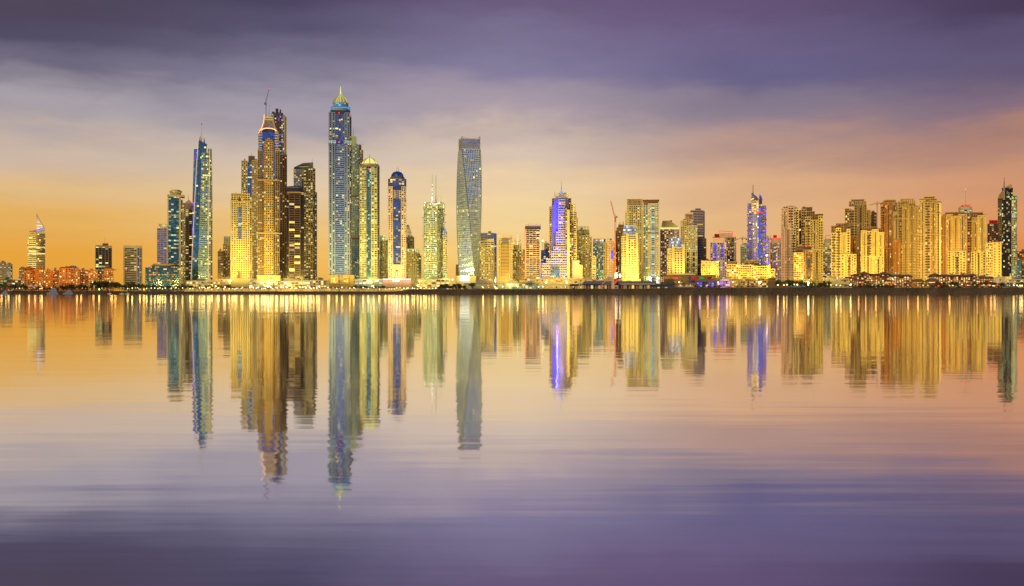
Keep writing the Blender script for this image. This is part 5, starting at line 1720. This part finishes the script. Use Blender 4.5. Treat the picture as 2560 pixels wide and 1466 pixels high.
shed('grey gabled shed with a slanting roof and a green lit bay', 1453, 1505, 704, 713, 1750, 8, True)
shed('smaller grey gabled shed partly hidden by the red board', 1507, 1530, 704, 713, 1765, 7, False)
shed('very long grey roofed shed with pale scalloped awnings', 1542, 1640, 704, 712.5, 1760, 3, True)
shed('low dark roofed shed with a white gabled porch at its end', 1626, 1684, 711, 717, 1748, 3, False, 'navy', 'ivory')
b = Bld('signboard', 'upright black board with a red diagonal stripe beside a cream pillar', 'sign', 1541, 1742)
b.box('board', 'blackpaint', 1536, 1546, 698.5, 713.5, d=.8)
b.xz('stripe', 'soft_red', [(1536.5, 712), (1536.5, 704), (1541, 699), (1545.5, 699), (1545.5, 702), (1539.5, 709)], fy=.12, d=.1)
b.bar('post', 'steel', [(1538, 722, 1), (1538, 713, 1)], .3)
b.bar('post', 'steel', [(1544, 722, 1), (1544, 713, 1)], .3)
b.box('pillar', 'ivory', 1529, 1535.5, 699, 722, d=3)
b.done()
b = Bld('illuminated_sign', 'big glowing white sign of letter E and an oval on the peach podium roof', 'sign', 1545, 1835)
for (p0, p1, t, u) in ((1537.5, 1539.5, 683.5, 696), (1537.5, 1544, 686.5, 689), (1537.5, 1544, 691.7, 694.2), (1538, 1543.5, 682, 683.6)):
    b.box('letter', 'white_lamp', p0, p1, t, u, fy=0, d=.8)
b.lathe('letter', 'white_lamp', 1550, [(.4, 694), (1.6, 692), (2.1, 689), (1.6, 687), (.4, 685)], y=.4, n=10)
b.bar('frame', 'steel', [(1536, 701, 1), (1536, 682, 1), (1553, 682, 1), (1553, 701, 1)], .25)
b.done()
b = Bld('round_sign', 'dark round disc sign on a pole over the small brown shack', 'sign', 1439.5, 1748)
b.mb('disc', 'brown').tube([(b.lx(1439.5), -.3, b.lz(705)), (b.lx(1439.5), .4, b.lz(705))], 3.3 * b.S, 18)
b.mb('disc_face', 'tan').tube([(b.lx(1439.5), -.45, b.lz(705)), (b.lx(1439.5), -.3, b.lz(705))], 1.5 * b.S, 12)
b.bar('post', 'steel', [(1439.5, 722, .6), (1439.5, 705, .6)], .3)
b.done()
b = Bld('shack', 'small brown beach shack under a low dark roof on the sea bank', 'building', 1434, 1740)
b.box('wall', 'tan', 1424, 1445, 714, 724, d=10)
b.hip('roof', 'dark', 1421, 1452, 714.3, 710.5, d=11, ridge=.5, over=1.5)
b.box('doorway', 'glass_bronze', 1432, 1437, 716, 724, fy=.3, d=-.1)
b.done()
# promenade shops under the towers on the near left
for (p0, p1, t, Y, st, lab) in ((466, 540, 704, 1850, shop.alt(lit=.4), 'flat roofed cream arcade with lit shops at the foot of the blade tower'),
                                (543, 578, 699, 1840, shop.alt(wall='ochre', lit=.3), 'small ochre flat roofed arcade below the dark balconied block'),
                                (622, 668, 705, 1820, Style('ivory', 'glass_green', 4.5, 6, .2, .4, lit=.6, lm=('white_light', 'pale', 'cool')), 'green banded glass arcade at the foot of the concave crowned tower'),
                                (668, 700, 701, 1815, shop.alt(lit=.8), 'bright cream arcade right under the concave crowned tower'),
                                (700, 775, 705, 1815, Style('ivory', 'glass_bronze', 4.5, 7, .15, .4, lit=.85, lm=('white_light', 'pale', 'gold_light')), 'dazzling lit arcade in front of the black rounded tower'),
                                (776, 822, 702, 1830, shop.alt(wall='ivory', lit=.3), 'pale villa with lit windows in the gap before the tallest tower'),
                                (886, 957, 699, 1840, Style('lime', 'glass_green', 4.5, 7, .15, .35, lit=.7, lm=('lemon', 'pale', 'white_light')), 'greenish lit terrace building below the lantern dome tower'),
                                (1045, 1124, 699, 1830, Style('ivory', 'glass_bronze', 5, 8, .2, .4, lit=.7, lm=('white_light', 'pale', 'lemon', 'gold_light')), 'multi level lit car park below the floodlit construction tower')):
    low('arcade', lab, 'building', p0, p1, t, Y, st)
low('villa', 'dim beach villa row at the near end of the bay', 'building', 0, 26, 700, 1840, shop.alt(wall='rust', lit=.35, lm=('orange', 'warm', 'green_light')))
low('villa', 'low brown wall building with a white lit sign beside the orange hotel', 'building', 30, 60, 701, 1850, shop.alt(wall='tan', lit=.15), lambda b: b.box('lit_sign', 'white_light', 43, 52, 697, 700, fy=.5, d=.2))

for k in range(13):                                   # walls added behind the promenade lamps to catch light as a gold band
    p0 = 462 + 48.5 * k
    near = ('below the green glass block', 'at the foot of the blade tower', 'by the short balconied block', 'before the yellow arched tower', 'below the concave crowned tower', 'before the black rounded tower', 'in the gap by the pale villa',
            'before the base of the tallest tower', 'before the lit cupola tower', 'below the lantern dome tower', 'below the dark domed tower', 'before the squat yellow block', 'before the lit car park')[k]
    b = Bld('added_lit_wall', 'added low planted stone wall catching gold lamplight, ' + near, 'wall', p0 + 24, 1750)
    b.box('wall', 'ivory', p0, p0 + 47, 722.5 + b.rng.uniform(-1, 1), 731, d=3)
    b.box('coping', 'cream', p0 - .3, p0 + 47.3, 721.6 - .6, 722.2, fy=.5, d=3.4)
    for q in range(5):
        b.box('pier', 'cream', p0 + 4 + 10 * q, p0 + 5.2 + 10 * q, 720.4, 731, fy=.9, d=3.8)
    b.box('hedge', 'hedge', p0 + 1, p0 + 46, 719.5 + b.rng.uniform(-.6, .6), 722, fy=-1.4, d=2.8)
    b.done()

# flags before the tallest tower
for px, mt, lab in ((848.5, 'redpaint', 'broad red banner on a pole before the tallest tower'), (853, 'redpaint', 'tall slim flagpole with a red flag at the tallest tower'), (846, 'greenpaint', 'flagpole with a green flag at the tallest tower')):
    b = Bld('flagpole', lab, 'flag', px, 1800)
    t = {848.5: 702, 853: 687, 846: 688}[px]
    b.bar('pole', 'steel', [(px, 722, 0), (px, t, 0)], .2)
    if px == 848.5:
        b.box('flag', mt, px - 2.4, px + 2.4, t, t + 3.6, d=.3)
    else:
        b.xz('flag', mt, [(px + .2, t + .3), (px + 2.0, t + .9), (px + 2.0, t + 4.2), (px + .2, t + 4)], d=.2)
    b.done()


# ------------------------------------------------------------------ tents and parasols
def tent(px, py_top, w_, Y, mat, label, group, py_eave=None, z0=GROUND):
    S = Y / F
    t = empty('canopy_tent', (gx(px, Y), Y, z0), 0, label, 'tent', group)
    a, zt = w_ * S / 2, gz(py_top, Y) - z0
    ze = (gz(py_eave, Y) - z0) if py_eave else zt * .5
    m = MB()
    sq = lambda k: [(-a * k, -a * k), (a * k, -a * k), (a * k, a * k), (-a * k, a * k)]
    m.loft([(ze - .4, sq(1)), (ze, sq(1)), (ze + (zt - ze) * .3, sq(.55)), (ze + (zt - ze) * .65, sq(.22)), (zt, sq(.02))])
    m.build('canopy', mat, t)
    for sx, sy in ((-1, -1), (1, -1), (1, 1), (-1, 1)):
        m = MB()
        m.tube([(sx * a * .92, sy * a * .92, 0), (sx * a * .92, sy * a * .92, ze)], .12, 5)
        m.build('post', 'white', t)


for px in (79, 91, 102):
    tent(px, 710, 13, 1745, 'canvas', 'cream peaked tent glowing orange before the orange beach hotel', 'peaked tents before the orange hotel', 716)
for px in (1698, 1704, 1715, 1722, 1730):
    tent(px, 712, 8, 1722, 'canvas', 'pale green white peaked tent in front of the festival hall', 'peaked tents before the festival hall', 717.5)
for px in (1745, 1758, 1772, 1787, 1800):
    tent(px, 713, 11, 1722, 'navy', 'dark navy peaked tent before the blue lit bar pavilion', 'navy tents before the bar pavilion', 717.5)
for px in (1978, 1989, 1998, 2007):
    tent(px, 711.5, 9, 1724, 'bluecanvas', 'steel blue peaked tent on the bank below the dark balconied tower', 'blue tents below the dark balconied tower', 717)
for px in (2516 / 1.0 - 0, 2232 + 288.0):
    pass
for px in (2515, 2531):
    tent(px, 711, 9, 1724, 'bluecanvas', 'blue grey peaked tent near the end of the shore', 'blue tents at the end of the shore', 717)
for px in (2516 - 2, 2201 + 0.0):
    pass

# ------------------------------------------------------------------ boats
rb = random.Random(8)


def yacht(label, px, Y, length, height, heading, hullm='yachtwhite', z=0.0):
    t = empty('yacht', (gx(px, Y), Y, z), heading, label, 'boat')
    l, wd = length, length * .23
    m = MB()
    rings = []
    for (zz, k, bow) in ((-.4, .72, .86), (.06 * l, .95, .97), (.105 * l, 1.0, 1.04)):
        rings.append((zz, [(-l / 2 * .96, -wd / 2 * k), (l * .12, -wd / 2 * k), (l * .36, -wd * .3 * k), (l / 2 * bow, 0), (l * .36, wd * .3 * k), (l * .12, wd / 2 * k), (-l / 2 * .96, wd / 2 * k)]))
    m.loft(rings)
    m.build('hull', hullm, t)
    z1 = .105 * l

    def deck(name, x0, x1, w2, za, zb, rake, mat):
        g = MB()
        g.loft([(za, [(x0, -w2), (x1, -w2), (x1, w2), (x0, w2)]), (zb, [(x0 + rake * .3, -w2 * .92), (x1 - rake, -w2 * .9), (x1 - rake, w2 * .9), (x0 + rake * .3, w2 * .92)])])
        g.build(name, mat, t)
    h = (height - z1) / 3.4
    deck('deck_house', -.36 * l, .26 * l, wd * .40, z1, z1 + h, .05 * l, hullm if hullm != 'rust' else 'white')
    deck('window_band', -.33 * l, .245 * l, wd * .405, z1 + h * .3, z1 + h * .75, .03 * l, 'glass_blue')
    deck('upper_deck', -.30 * l, .13 * l, wd * .34, z1 + h, z1 + 1.9 * h, .05 * l, hullm if hullm != 'rust' else 'white')
    deck('upper_window_band', -.26 * l, .118 * l, wd * .345, z1 + h * 1.3, z1 + h * 1.7, .03 * l, 'glass_blue')
    deck('flybridge', -.26 * l, .02 * l, wd * .28, z1 + 1.9 * h, z1 + 2.25 * h, .03 * l, hullm if hullm != 'rust' else 'white')
    m = MB()
    m.tube([(-.1 * l, 0, z1 + 2.2 * h), (-.14 * l, 0, z1 + 3.4 * h)], .25, 5)
    m.box(-.13 * l, -.09 * l, -wd * .2, wd * .2, z1 + 2.75 * h, z1 + 2.9 * h)
    m.build('radar_mast', 'white', t)
    m = MB()
    for k in range(5):
        m.ball((-.3 * l + .13 * l * k, -wd * .43, z1 + h * .95), .28, 4)
    m.build('deck_light', 'gold_light', t)


yacht('largest white motor yacht moored before the orange beach hotel', 132, 1676, 23, 14, R(176))
yacht('second, slimmer white motor yacht just beyond the largest one', 171, 1678, 20, 9, R(174))
yacht('dim white motor cruiser at the near tip of the shore', 12, 1676, 16, 8, R(165))
for px, hm, L_, H_, lab in ((1118, 'rust', 9, 11, 'small cabin boat with an orange lit hull behind the breakwater'), (1134, 'white', 11, 12.5, 'white sport boat beside the orange hulled cabin boat'),
                            (1157, 'white', 11, 13.5, 'white cabin cruiser seen bow on behind the breakwater, with a tall mast'), (1175, 'white', 12, 13, 'wider white cabin cruiser beside the round dark tree')):
    yacht(lab, px, 1738, L_, H_, R(-80 if px > 1150 else 168), hm, .0 if px > 1130 else .3)
for px, h, lab in ((304.5, 28, 'slim sailing boat with a bare mast before the beige office slab'), (319, 22, 'sailing boat with a bare tilted mast below the beige office slab'), (274, 32, 'small sailing boat with the tallest bare mast by the hotel pavilion')):
    t = empty('sailboat', (gx(px, 1680), 1680, 0), R(170), lab, 'boat')
    m = MB()
    m.loft([(-.3, [(-3.5, -1), (1.5, -1), (4, 0), (1.5, 1), (-3.5, 1)]), (1.0, [(-4, -1.3), (2, -1.3), (5, 0), (2, 1.3), (-4, 1.3)])])
    m.build('hull', 'white', t)
    m = MB()
    m.tube([(.3, 0, 1), (.3 + (.8 if px == 319 else 0), 0, h * .8)], .14, 5, .06)
    m.build('mast', 'white', t)
    m = MB()
    m.tube([(.3, 0, 2.6), (-3.6, 0, 2.4)], .16, 5)
    m.build('boom', 'canvas', t)
    m = MB()
    m.loft([(1.0, [(-1.8, -.8), (1.2, -.7), (1.2, .7), (-1.8, .8)]), (1.7, [(-1.6, -.6), (.8, -.5), (.8, .5), (-1.6, .6)])])
    m.build('cabin', 'white', t)


# ------------------------------------------------------------------ trees
def leaf_mat(name, col):
    m = bpy.data.materials.new(name)
    m.use_nodes = True
    t = NT(m.node_tree)
    oi = t.n('ShaderNodeObjectInfo')
    geo = t.n('ShaderNodeNewGeometry')
    f = t.math('FRACT', t.math('ADD', t.math('MULTIPLY', oi.outputs['Random'], .35), geo.outputs['Random Per Island']))
    c = t.mix(f, tuple(v * .55 for v in col), tuple(v * 1.5 for v in col))
    p = t.n('ShaderNodeBsdfPrincipled')
    t.set(p.inputs['Base Color'], c)
    p.inputs['Roughness'].default_value = .7
    o = t.n('ShaderNodeOutputMaterial')
    t.set(o.inputs[0], p.outputs[0])
    MATS[name] = m


leaf_mat('leaf', (.055, .075, .02))
leaf_mat('palm_leaf', (.07, .085, .025))
wall_mat('bark', (.12, .085, .05), .95, .4)


def leafy_tree(seed, spread=1.0):
    rn = random.Random(seed)
    t = empty('tree', (0, -500, 0))
    m = MB()
    m.tube([(0, 0, -.2), (.1, .05, 1.6), (.05, -.1, 3.4), (.2, .1, 5.2)], .34, 7, .16)
    tips = []
    for k in range(6):
        a = 2 * math.pi * k / 6 + rn.uniform(-.4, .4)
        r, z = rn.uniform(1.6, 2.9) * spread, rn.uniform(5.0, 8.2)
        tips.append((r * math.cos(a), r * math.sin(a), z))
        m.tube([(.1, 0, rn.uniform(2.4, 4.4)), (r * .5 * math.cos(a), r * .5 * math.sin(a), z * .72), tips[-1]], .14, 5, .05)
    m.build('trunk', 'bark', t)
    tips += [(rn.uniform(-1.4, 1.4), rn.uniform(-1.4, 1.4), rn.uniform(6.5, 9.2)) for _ in range(7)]
    m = MB()
    for c in tips:
        rad = rn.uniform(1.1, 1.9)
        for _ in range(46):
            d = [rn.gauss(0, 1) for _ in range(3)]
            l = math.sqrt(sum(v * v for v in d)) or 1
            rr = rad * rn.uniform(.45, 1.05)
            p = [c[i] + d[i] / l * rr * (1, 1, .75)[i] for i in range(3)]
            u = [rn.uniform(-1, 1) for _ in range(3)]
            v = [rn.uniform(-1, 1) for _ in range(3)]
            s = rn.uniform(.22, .48)
            m.poly([tuple(p[i] + s * u[i] for i in range(3)), tuple(p[i] + s * v[i] for i in range(3)), tuple(p[i] - s * u[i] for i in range(3)), tuple(p[i] - s * v[i] for i in range(3))])
    m.build('crown', 'leaf', t)
    return t


def palm_tree(seed):
    rn = random.Random(seed)
    t = empty('palm_tree', (0, -500, 0))
    m = MB()
    bx = rn.uniform(-.6, .6)
    m.tube([(0, 0, -.2), (bx * .3, .1, 2.5), (bx * .7, .1, 5), (bx, 0, 7.4)], .26, 7, .17)
    m.build('trunk', 'bark', t)
    m = MB()
    for k in range(17):
        a = 2 * math.pi * k / 17 + rn.uniform(-.2, .2)
        up, ln = rn.uniform(.1, 1.1), rn.uniform(2.2, 3.1)
        pts = []
        for i in range(6):
            f = i / 5
            pts.append((bx + ln * f * math.cos(a), ln * f * math.sin(a), 7.4 + up * 1.8 * f - 2.6 * f * f))
        nx, ny = -math.sin(a), math.cos(a)
        for p, q in zip(pts, pts[1:]):
            for s in (-1, 1):
                for h in (.35, .8):
                    mid = [p[i] + (q[i] - p[i]) * h for i in range(3)]
                    w_ = .62
                    m.poly([tuple(mid), (mid[0] + .18 * math.cos(a), mid[1] + .18 * math.sin(a), mid[2]), (mid[0] + s * nx * w_ + .35 * math.cos(a), mid[1] + s * ny * w_ + .35 * math.sin(a), mid[2] - .35)])
    m.build('crown', 'palm_leaf', t)
    return t


rt = random.Random(11)
protos = {'tree': [leafy_tree(s, sp) for s, sp in ((1, 1.0), (2, 1.25), (3, .85), (4, 1.1))], 'palm': [palm_tree(s) for s in (5, 6, 7)]}
used = set()


def plant(kind, px, Y, h, label, group):
    i = rt.randrange(len(protos[kind]))
    p = protos[kind][i]
    natural = 9.6 if kind == 'tree' else 8.6
    s = h / natural
    base = GROUND + (.04 if 290 < px < 1092 else 0)
    loc, rz = (gx(px, Y), Y, base - .05), rt.uniform(0, 6.28)
    if (kind, i) not in used:
        used.add((kind, i))
        p.location, p.rotation_euler, p.scale = loc, (0, 0, rz), (s, s, s)
        tag(p, label, 'tree' if kind == 'tree' else 'palm tree', group)
    else:
        c = copy_thing(p, loc, rz, (s * rt.uniform(.9, 1.15), s * rt.uniform(.9, 1.15), s), label, group)
        c['category'] = 'tree' if kind == 'tree' else 'palm tree'


def grove(kind, p0, p1, n, Y0, Y1, h0, h1, label, group):
    for k in range(n):
        plant(kind, p0 + (p1 - p0) * (k + rt.uniform(.1, .9)) / n, rt.uniform(Y0, Y1), rt.uniform(h0, h1), label, group)


grove('tree', -2, 66, 15, 1728, 1770, 10, 15, 'dark leafy tree on the near tip of the shore', 'trees on the near tip of the shore')
grove('tree', 66, 150, 9, 1728, 1745, 7, 11, 'dark small tree by the peaked tents and the orange hotel', 'trees by the peaked tents')
grove('tree', 150, 236, 16, 1728, 1765, 9, 14, 'dark leafy tree in front of the middle of the orange hotel', 'trees before the orange hotel')
grove('tree', 236, 300, 15, 1728, 1768, 14, 20, 'tall dark leafy tree between the orange hotel and the beige slab', 'tall trees beyond the orange hotel')
grove('tree', 300, 366, 13, 1728, 1768, 12, 18, 'dark green tree below the beige office slab', 'trees below the beige slab')
grove('tree', 366, 470, 18, 1728, 1780, 8, 14, 'tree lit from below before the dark green glass block', 'trees before the green glass block')
grove('tree', 470, 575, 14, 1745, 1790, 8, 13, 'green lit tree at the foot of the blade tower', 'trees at the foot of the blade tower')
grove('palm', 480, 620, 14, 1728, 1760, 7, 11, 'palm on the promenade between the blade tower and the yellow arched tower', 'palms from the blade tower to the arched tower')
grove('palm', 620, 790, 16, 1728, 1770, 7, 11, 'palm on the promenade before the concave crowned and black towers', 'palms before the concave crowned tower')
grove('palm', 790, 960, 18, 1728, 1780, 8, 12, 'palm on the promenade before the tallest tower', 'palms before the tallest tower')
grove('tree', 880, 960, 7, 1760, 1790, 9, 13, 'small green tree below the lantern dome tower', 'trees below the lantern dome tower')
grove('palm', 960, 1090, 12, 1728, 1770, 7, 11, 'palm on the promenade before the dark domed tower', 'palms before the dark domed tower')
grove('tree', 1092, 1162, 15, 1770, 1785, 10, 16, 'round dark tree behind the small marina boats', 'trees behind the marina boats')
plant('tree', 1181, 1772, 17, 'single tall round dark tree against the grey hall wall', None)
grove('tree', 1590, 1634, 8, 1785, 1815, 15, 22, 'green tree behind the long grey shed', 'trees behind the long grey shed')
grove('palm', 1690, 1760, 6, 1724, 1745, 10, 16, 'palm beside the tents of the festival hall', 'palms by the festival hall')
grove('palm', 1826, 1915, 9, 1726, 1760, 10, 16, 'palm before the long ochre hotel', 'palms before the long ochre hotel')
grove('tree', 1940, 2010, 15, 1730, 1775, 14, 22, 'leafy tree below the pinkish white stone tower', 'trees below the pinkish white stone tower')
grove('tree', 2010, 2075, 12, 1730, 1775, 13, 20, 'leafy tree below the yellow stone towers', 'trees below the yellow stone towers')
grove('palm', 2075, 2130, 8, 1728, 1760, 12, 16, 'palm before the blank cream hall', 'palms before the blank cream hall')
grove('tree', 2130, 2235, 16, 1724, 1760, 12, 15.5, 'dark bushy tree along the first resort', 'trees along the first resort')
grove('palm', 2235, 2350, 16, 1724, 1765, 13, 19, 'dark palm between the two resorts', 'palms between the two resorts')
grove('tree', 2330, 2485, 18, 1724, 1775, 12, 19, 'dark bushy tree along the second resort', 'trees along the second resort')
grove('tree', 2485, 2565, 11, 1726, 1770, 12, 18, 'dark tree below the black sail tower', 'trees below the black sail tower')
for ps in list(protos.values()):
    for p in ps:
        if not p.get('label'):
            for ch in list(p.children):
                bpy.data.objects.remove(ch)
            bpy.data.objects.remove(p)


# ------------------------------------------------------------------ lamps
def lamp_proto(mat):
    t = empty('street_lamp', (0, -400, 0))
    m = MB()
    m.tube([(0, 0, 0), (0, 0, .6)], .18, 6)
    m.tube([(0, 0, .5), (0, 0, 5.4)], .09, 6, .07)
    m.build('pole', 'steel', t)
    m = MB()
    m.ball((0, 0, 5.9), .62, 6)
    m.build('globe', mat, t)
    if mat in ('lamp_light', 'white_lamp', 'peach_light'):
        ld = bpy.data.lights.new('lamp_glow', 'POINT')
        ld.energy, ld.color, ld.shadow_soft_size = 1300.0, ((1.0, .62, .16) if mat != 'peach_light' else (1.0, .45, .12)), 1.6
        lo = bpy.data.objects.new('lamp_glow', ld)
        scene.collection.objects.link(lo)
        lo.parent = t
        lo.location = (0, 0, 6.8)
    return t


lp = {k: lamp_proto(k) for k in ('lamp_light', 'gold_light', 'peach_light', 'red_light', 'white_lamp')}
seen_l = set()


def lamp(kind, px, Y, h, label, group):
    s = h / 6.5
    loc = (gx(px, Y), Y, GROUND)
    p = lp[kind]
    if kind not in seen_l:
        seen_l.add(kind)
        p.location, p.scale = loc, (s, s, s)
        tag(p, label, 'street lamp', group)
    else:
        c = copy_thing(p, loc, 0, s, label, group)
        c['category'] = 'street lamp'


rl = random.Random(21)


def lamps(kinds, p0, p1, n, h0, h1, label, group, Y0=1722, Y1=1742):
    for k in range(n):
        lamp(rl.choice(kinds), p0 + (p1 - p0) * (k + rl.uniform(.15, .85)) / n, rl.uniform(Y0, Y1), rl.uniform(h0, h1), label, group)


lamps(('peach_light', 'gold_light', 'lamp_light'), 0, 120, 14, 5.5, 9, 'small warm lamp near the peaked tents', 'lamps by the peaked tents')
lamps(('gold_light', 'peach_light'), 190, 300, 16, 5.5, 8, 'small warm lamp under the trees beyond the orange hotel', 'lamps beyond the orange hotel')
lamps(('lamp_light', 'gold_light'), 300, 480, 26, 5.5, 9, 'promenade lamp before the green glass block', 'promenade lamps before the green glass block')
lamps(('lamp_light', 'gold_light', 'white_lamp'), 480, 620, 26, 5.5, 10, 'promenade lamp between the blade tower and the arched tower', 'promenade lamps by the blade tower')
lamps(('lamp_light', 'white_lamp'), 620, 800, 30, 6, 11, 'promenade lamp before the concave crowned and black towers', 'promenade lamps by the concave crowned tower')
lamps(('lamp_light', 'gold_light'), 800, 960, 22, 6, 10, 'promenade lamp before the tallest tower', 'promenade lamps by the tallest tower')
lamps(('lamp_light', 'white_lamp'), 960, 1092, 18, 6, 9, 'promenade lamp before the dark domed tower and car park', 'promenade lamps by the dark domed tower')
lamps(('gold_light', 'lamp_light'), 1200, 1440, 14, 9, 11, 'low lamp on the breakwater by the white cafe pavilion', 'lamps by the cafe pavilion')
lamps(('gold_light', 'peach_light'), 1690, 1920, 14, 13, 16, 'lamp among the tents and palms of the festival hall', 'lamps by the festival hall')
lamps(('gold_light', 'lamp_light'), 1940, 2130, 16, 12.5, 15, 'lamp among the trees below the yellow stone towers', 'lamps below the yellow stone towers')
lamps(('peach_light', 'gold_light', 'red_light'), 2130, 2360, 24, 12.5, 15, 'small orange garden lamp along the first resort', 'garden lamps of the first resort')
lamps(('red_light', 'peach_light', 'red_light', 'gold_light'), 2370, 2500, 28, 12, 14, 'small red or amber garden lamp along the second resort', 'garden lamps of the second resort')
lamps(('gold_light', 'lamp_light'), 2500, 2560, 8, 12.5, 14, 'lamp at the end of the shore below the sail tower', 'lamps at the end of the shore')
for p in lp.values():
    if not p.get('label'):
        for ch in list(p.children):
            bpy.data.objects.remove(ch)
        bpy.data.objects.remove(p)


# tall masts with the strong lamps: they are what floods the towers with light
FLOOD = 0.175


def mast_lamp(px, py, Y, power, col, label, group=None, head='white_lamp', size=1.0, spot=True, lift=44):
    x, z = gx(px, Y), gz(py, Y)
    t = empty('flood_mast', (x, Y, GROUND), -math.atan2(x, Y), label, 'lamp', group)
    h = z - GROUND
    m = MB()
    m.tube([(0, .6, 0), (0, .6, h)], .22, 6, .14)
    m.tube([(-1.2, .6, h), (1.2, .6, h)], .16, 5)
    m.build('pole', 'steel', t)
    m = MB()
    m.ball((0, 0, h), 1.1 * size, 7)
    m.build('lamp_head', head, t)
    if spot:
        ld = bpy.data.lights.new('flood_light', 'SPOT')
        ld.energy, ld.color = power * FLOOD, col
        ld.spot_size, ld.spot_blend, ld.shadow_soft_size = R(116), .6, .8
        lo = bpy.data.objects.new('flood_light', ld)
        scene.collection.objects.link(lo)
        lo.parent = t
        lo.location = (0, 1.6, h + .5)
        lo.rotation_euler = (R(90 + lift), 0, 0)


Yw, Yg = (1.0, .73, .13), (1.0, .62, .10)
P0 = 1.6e6
for (px, py, Y, pw_, head, size, lab) in (
        (248, 724, 1722, 0, 'green_lamp', 1.1, 'mast lamp with a green star glow among the tall trees'),
        (539, 716, 1735, .5, 'lamp_light', 1.0, 'star bright mast lamp at the foot of the blade tower'),
        (577, 702, 1800, .6, 'white_lamp', 1.0, 'white mast lamp just before the yellow arched tower'),
        (672, 708, 1790, .8, 'white_lamp', 1.3, 'brightest mast lamp under the concave crowned tower'),
        (720, 714, 1750, .8, 'white_lamp', 1.0, 'mast lamp before the black rounded tower'),
        (926.5, 703, 1800, .9, 'white_lamp', 1.5, 'dazzling mast lamp below the lantern dome tower'),
        (1044, 714, 1745, .8, 'white_lamp', 1.2, 'bright mast lamp between the dark domed tower and the car park'),
        (1131, 699.5, 1800, .9, 'white_lamp', 1.2, 'bright mast lamp in the sky gap beside the twisted tower'),
        (1274, 713, 1738, .8, 'white_lamp', 1.2, 'mast lamp where the grey hall meets the white cafe pavilion'),
        (1365, 706.5, 1738, 1.0, 'white_lamp', 1.3, 'mast lamp casting green light on the breakwater'),
        (1417.5, 706.5, 1738, 1.0, 'white_lamp', 1.2, 'second breakwater mast lamp before the warm lit podium'),
        (1646, 696, 1760, 1.0, 'white_lamp', 1.3, 'mast lamp between the mint green tower and the festival hall'),
        (1698, 706, 1730, .5, 'white_lamp', 1.0, 'mast lamp in front of the festival hall, beside a dark screen'),
        (1795, 706.5, 1732, .5, 'lamp_light', 1.1, 'mast lamp beside the domed violet bar'),
        (1832, 705.5, 1732, .6, 'lamp_light', 1.0, 'mast lamp just past the domed violet bar'),
        (1899, 707, 1726, 1.2, 'white_lamp', 1.9, 'largest star bright mast lamp beside the brown storage box'),
        (2021, 707, 1730, 1.2, 'white_lamp', 1.5, 'star bright mast lamp among trees below the dark balconied tower')):
    mast_lamp(px, py, Y, P0 * pw_, Yw, lab, None, head, size, pw_ > 0)
# lower floodlights set along the gardens, aimed up at the towers
for (p0, p1, n, py, Y, pw_, col, lab, grp) in (
        (70, 300, 5, 707, 1745, .42, (1, .40, .06), 'garden floodlight aimed up at the orange beach hotel', 'floodlights of the orange hotel'),
        (320, 470, 3, 708, 1760, .28, Yw, 'garden floodlight before the green glass block', 'floodlights by the green glass block'),
        (60, 130, 2, 690, 2150, 2.2, Yw, 'added unseen floodlight mast behind the orange hotel, aimed at the sail topped tower', 'added floodlights of the sail topped tower'),  # hidden masts, added to brighten the sail topped tower
        (490, 800, 9, 700, 1866, .66, Yw, 'floodlight mast among the arcades under the left group of towers', 'floodlights under the left group of towers'),
        (815, 1130, 9, 700, 1868, .8, Yw, 'floodlight mast among the terraces under the tallest tower group', 'floodlights under the tallest tower group'),
        (1190, 1640, 13, 699, 1862, .75, Yw, 'floodlight mast behind the sheds and halls of the breakwater', 'floodlights behind the breakwater halls'),
        (1680, 1940, 7, 694, 1852, .40, Yw, 'floodlight mast behind the festival hall roof', 'floodlights behind the festival hall'),
        (1960, 2250, 10, 699, 1842, .82, Yg, 'floodlight mast in the gardens below the stone towers', 'floodlights below the stone towers'),
        (2260, 2540, 10, 699, 1842, .82, Yg, 'floodlight mast behind the resorts, lighting the amber towers', 'floodlights behind the resorts')):
    for k in range(n):
        mast_lamp(p0 + (p1 - p0) * (k + .5) / n, py, Y, P0 * pw_, col, lab, grp, 'gold_light', .6)
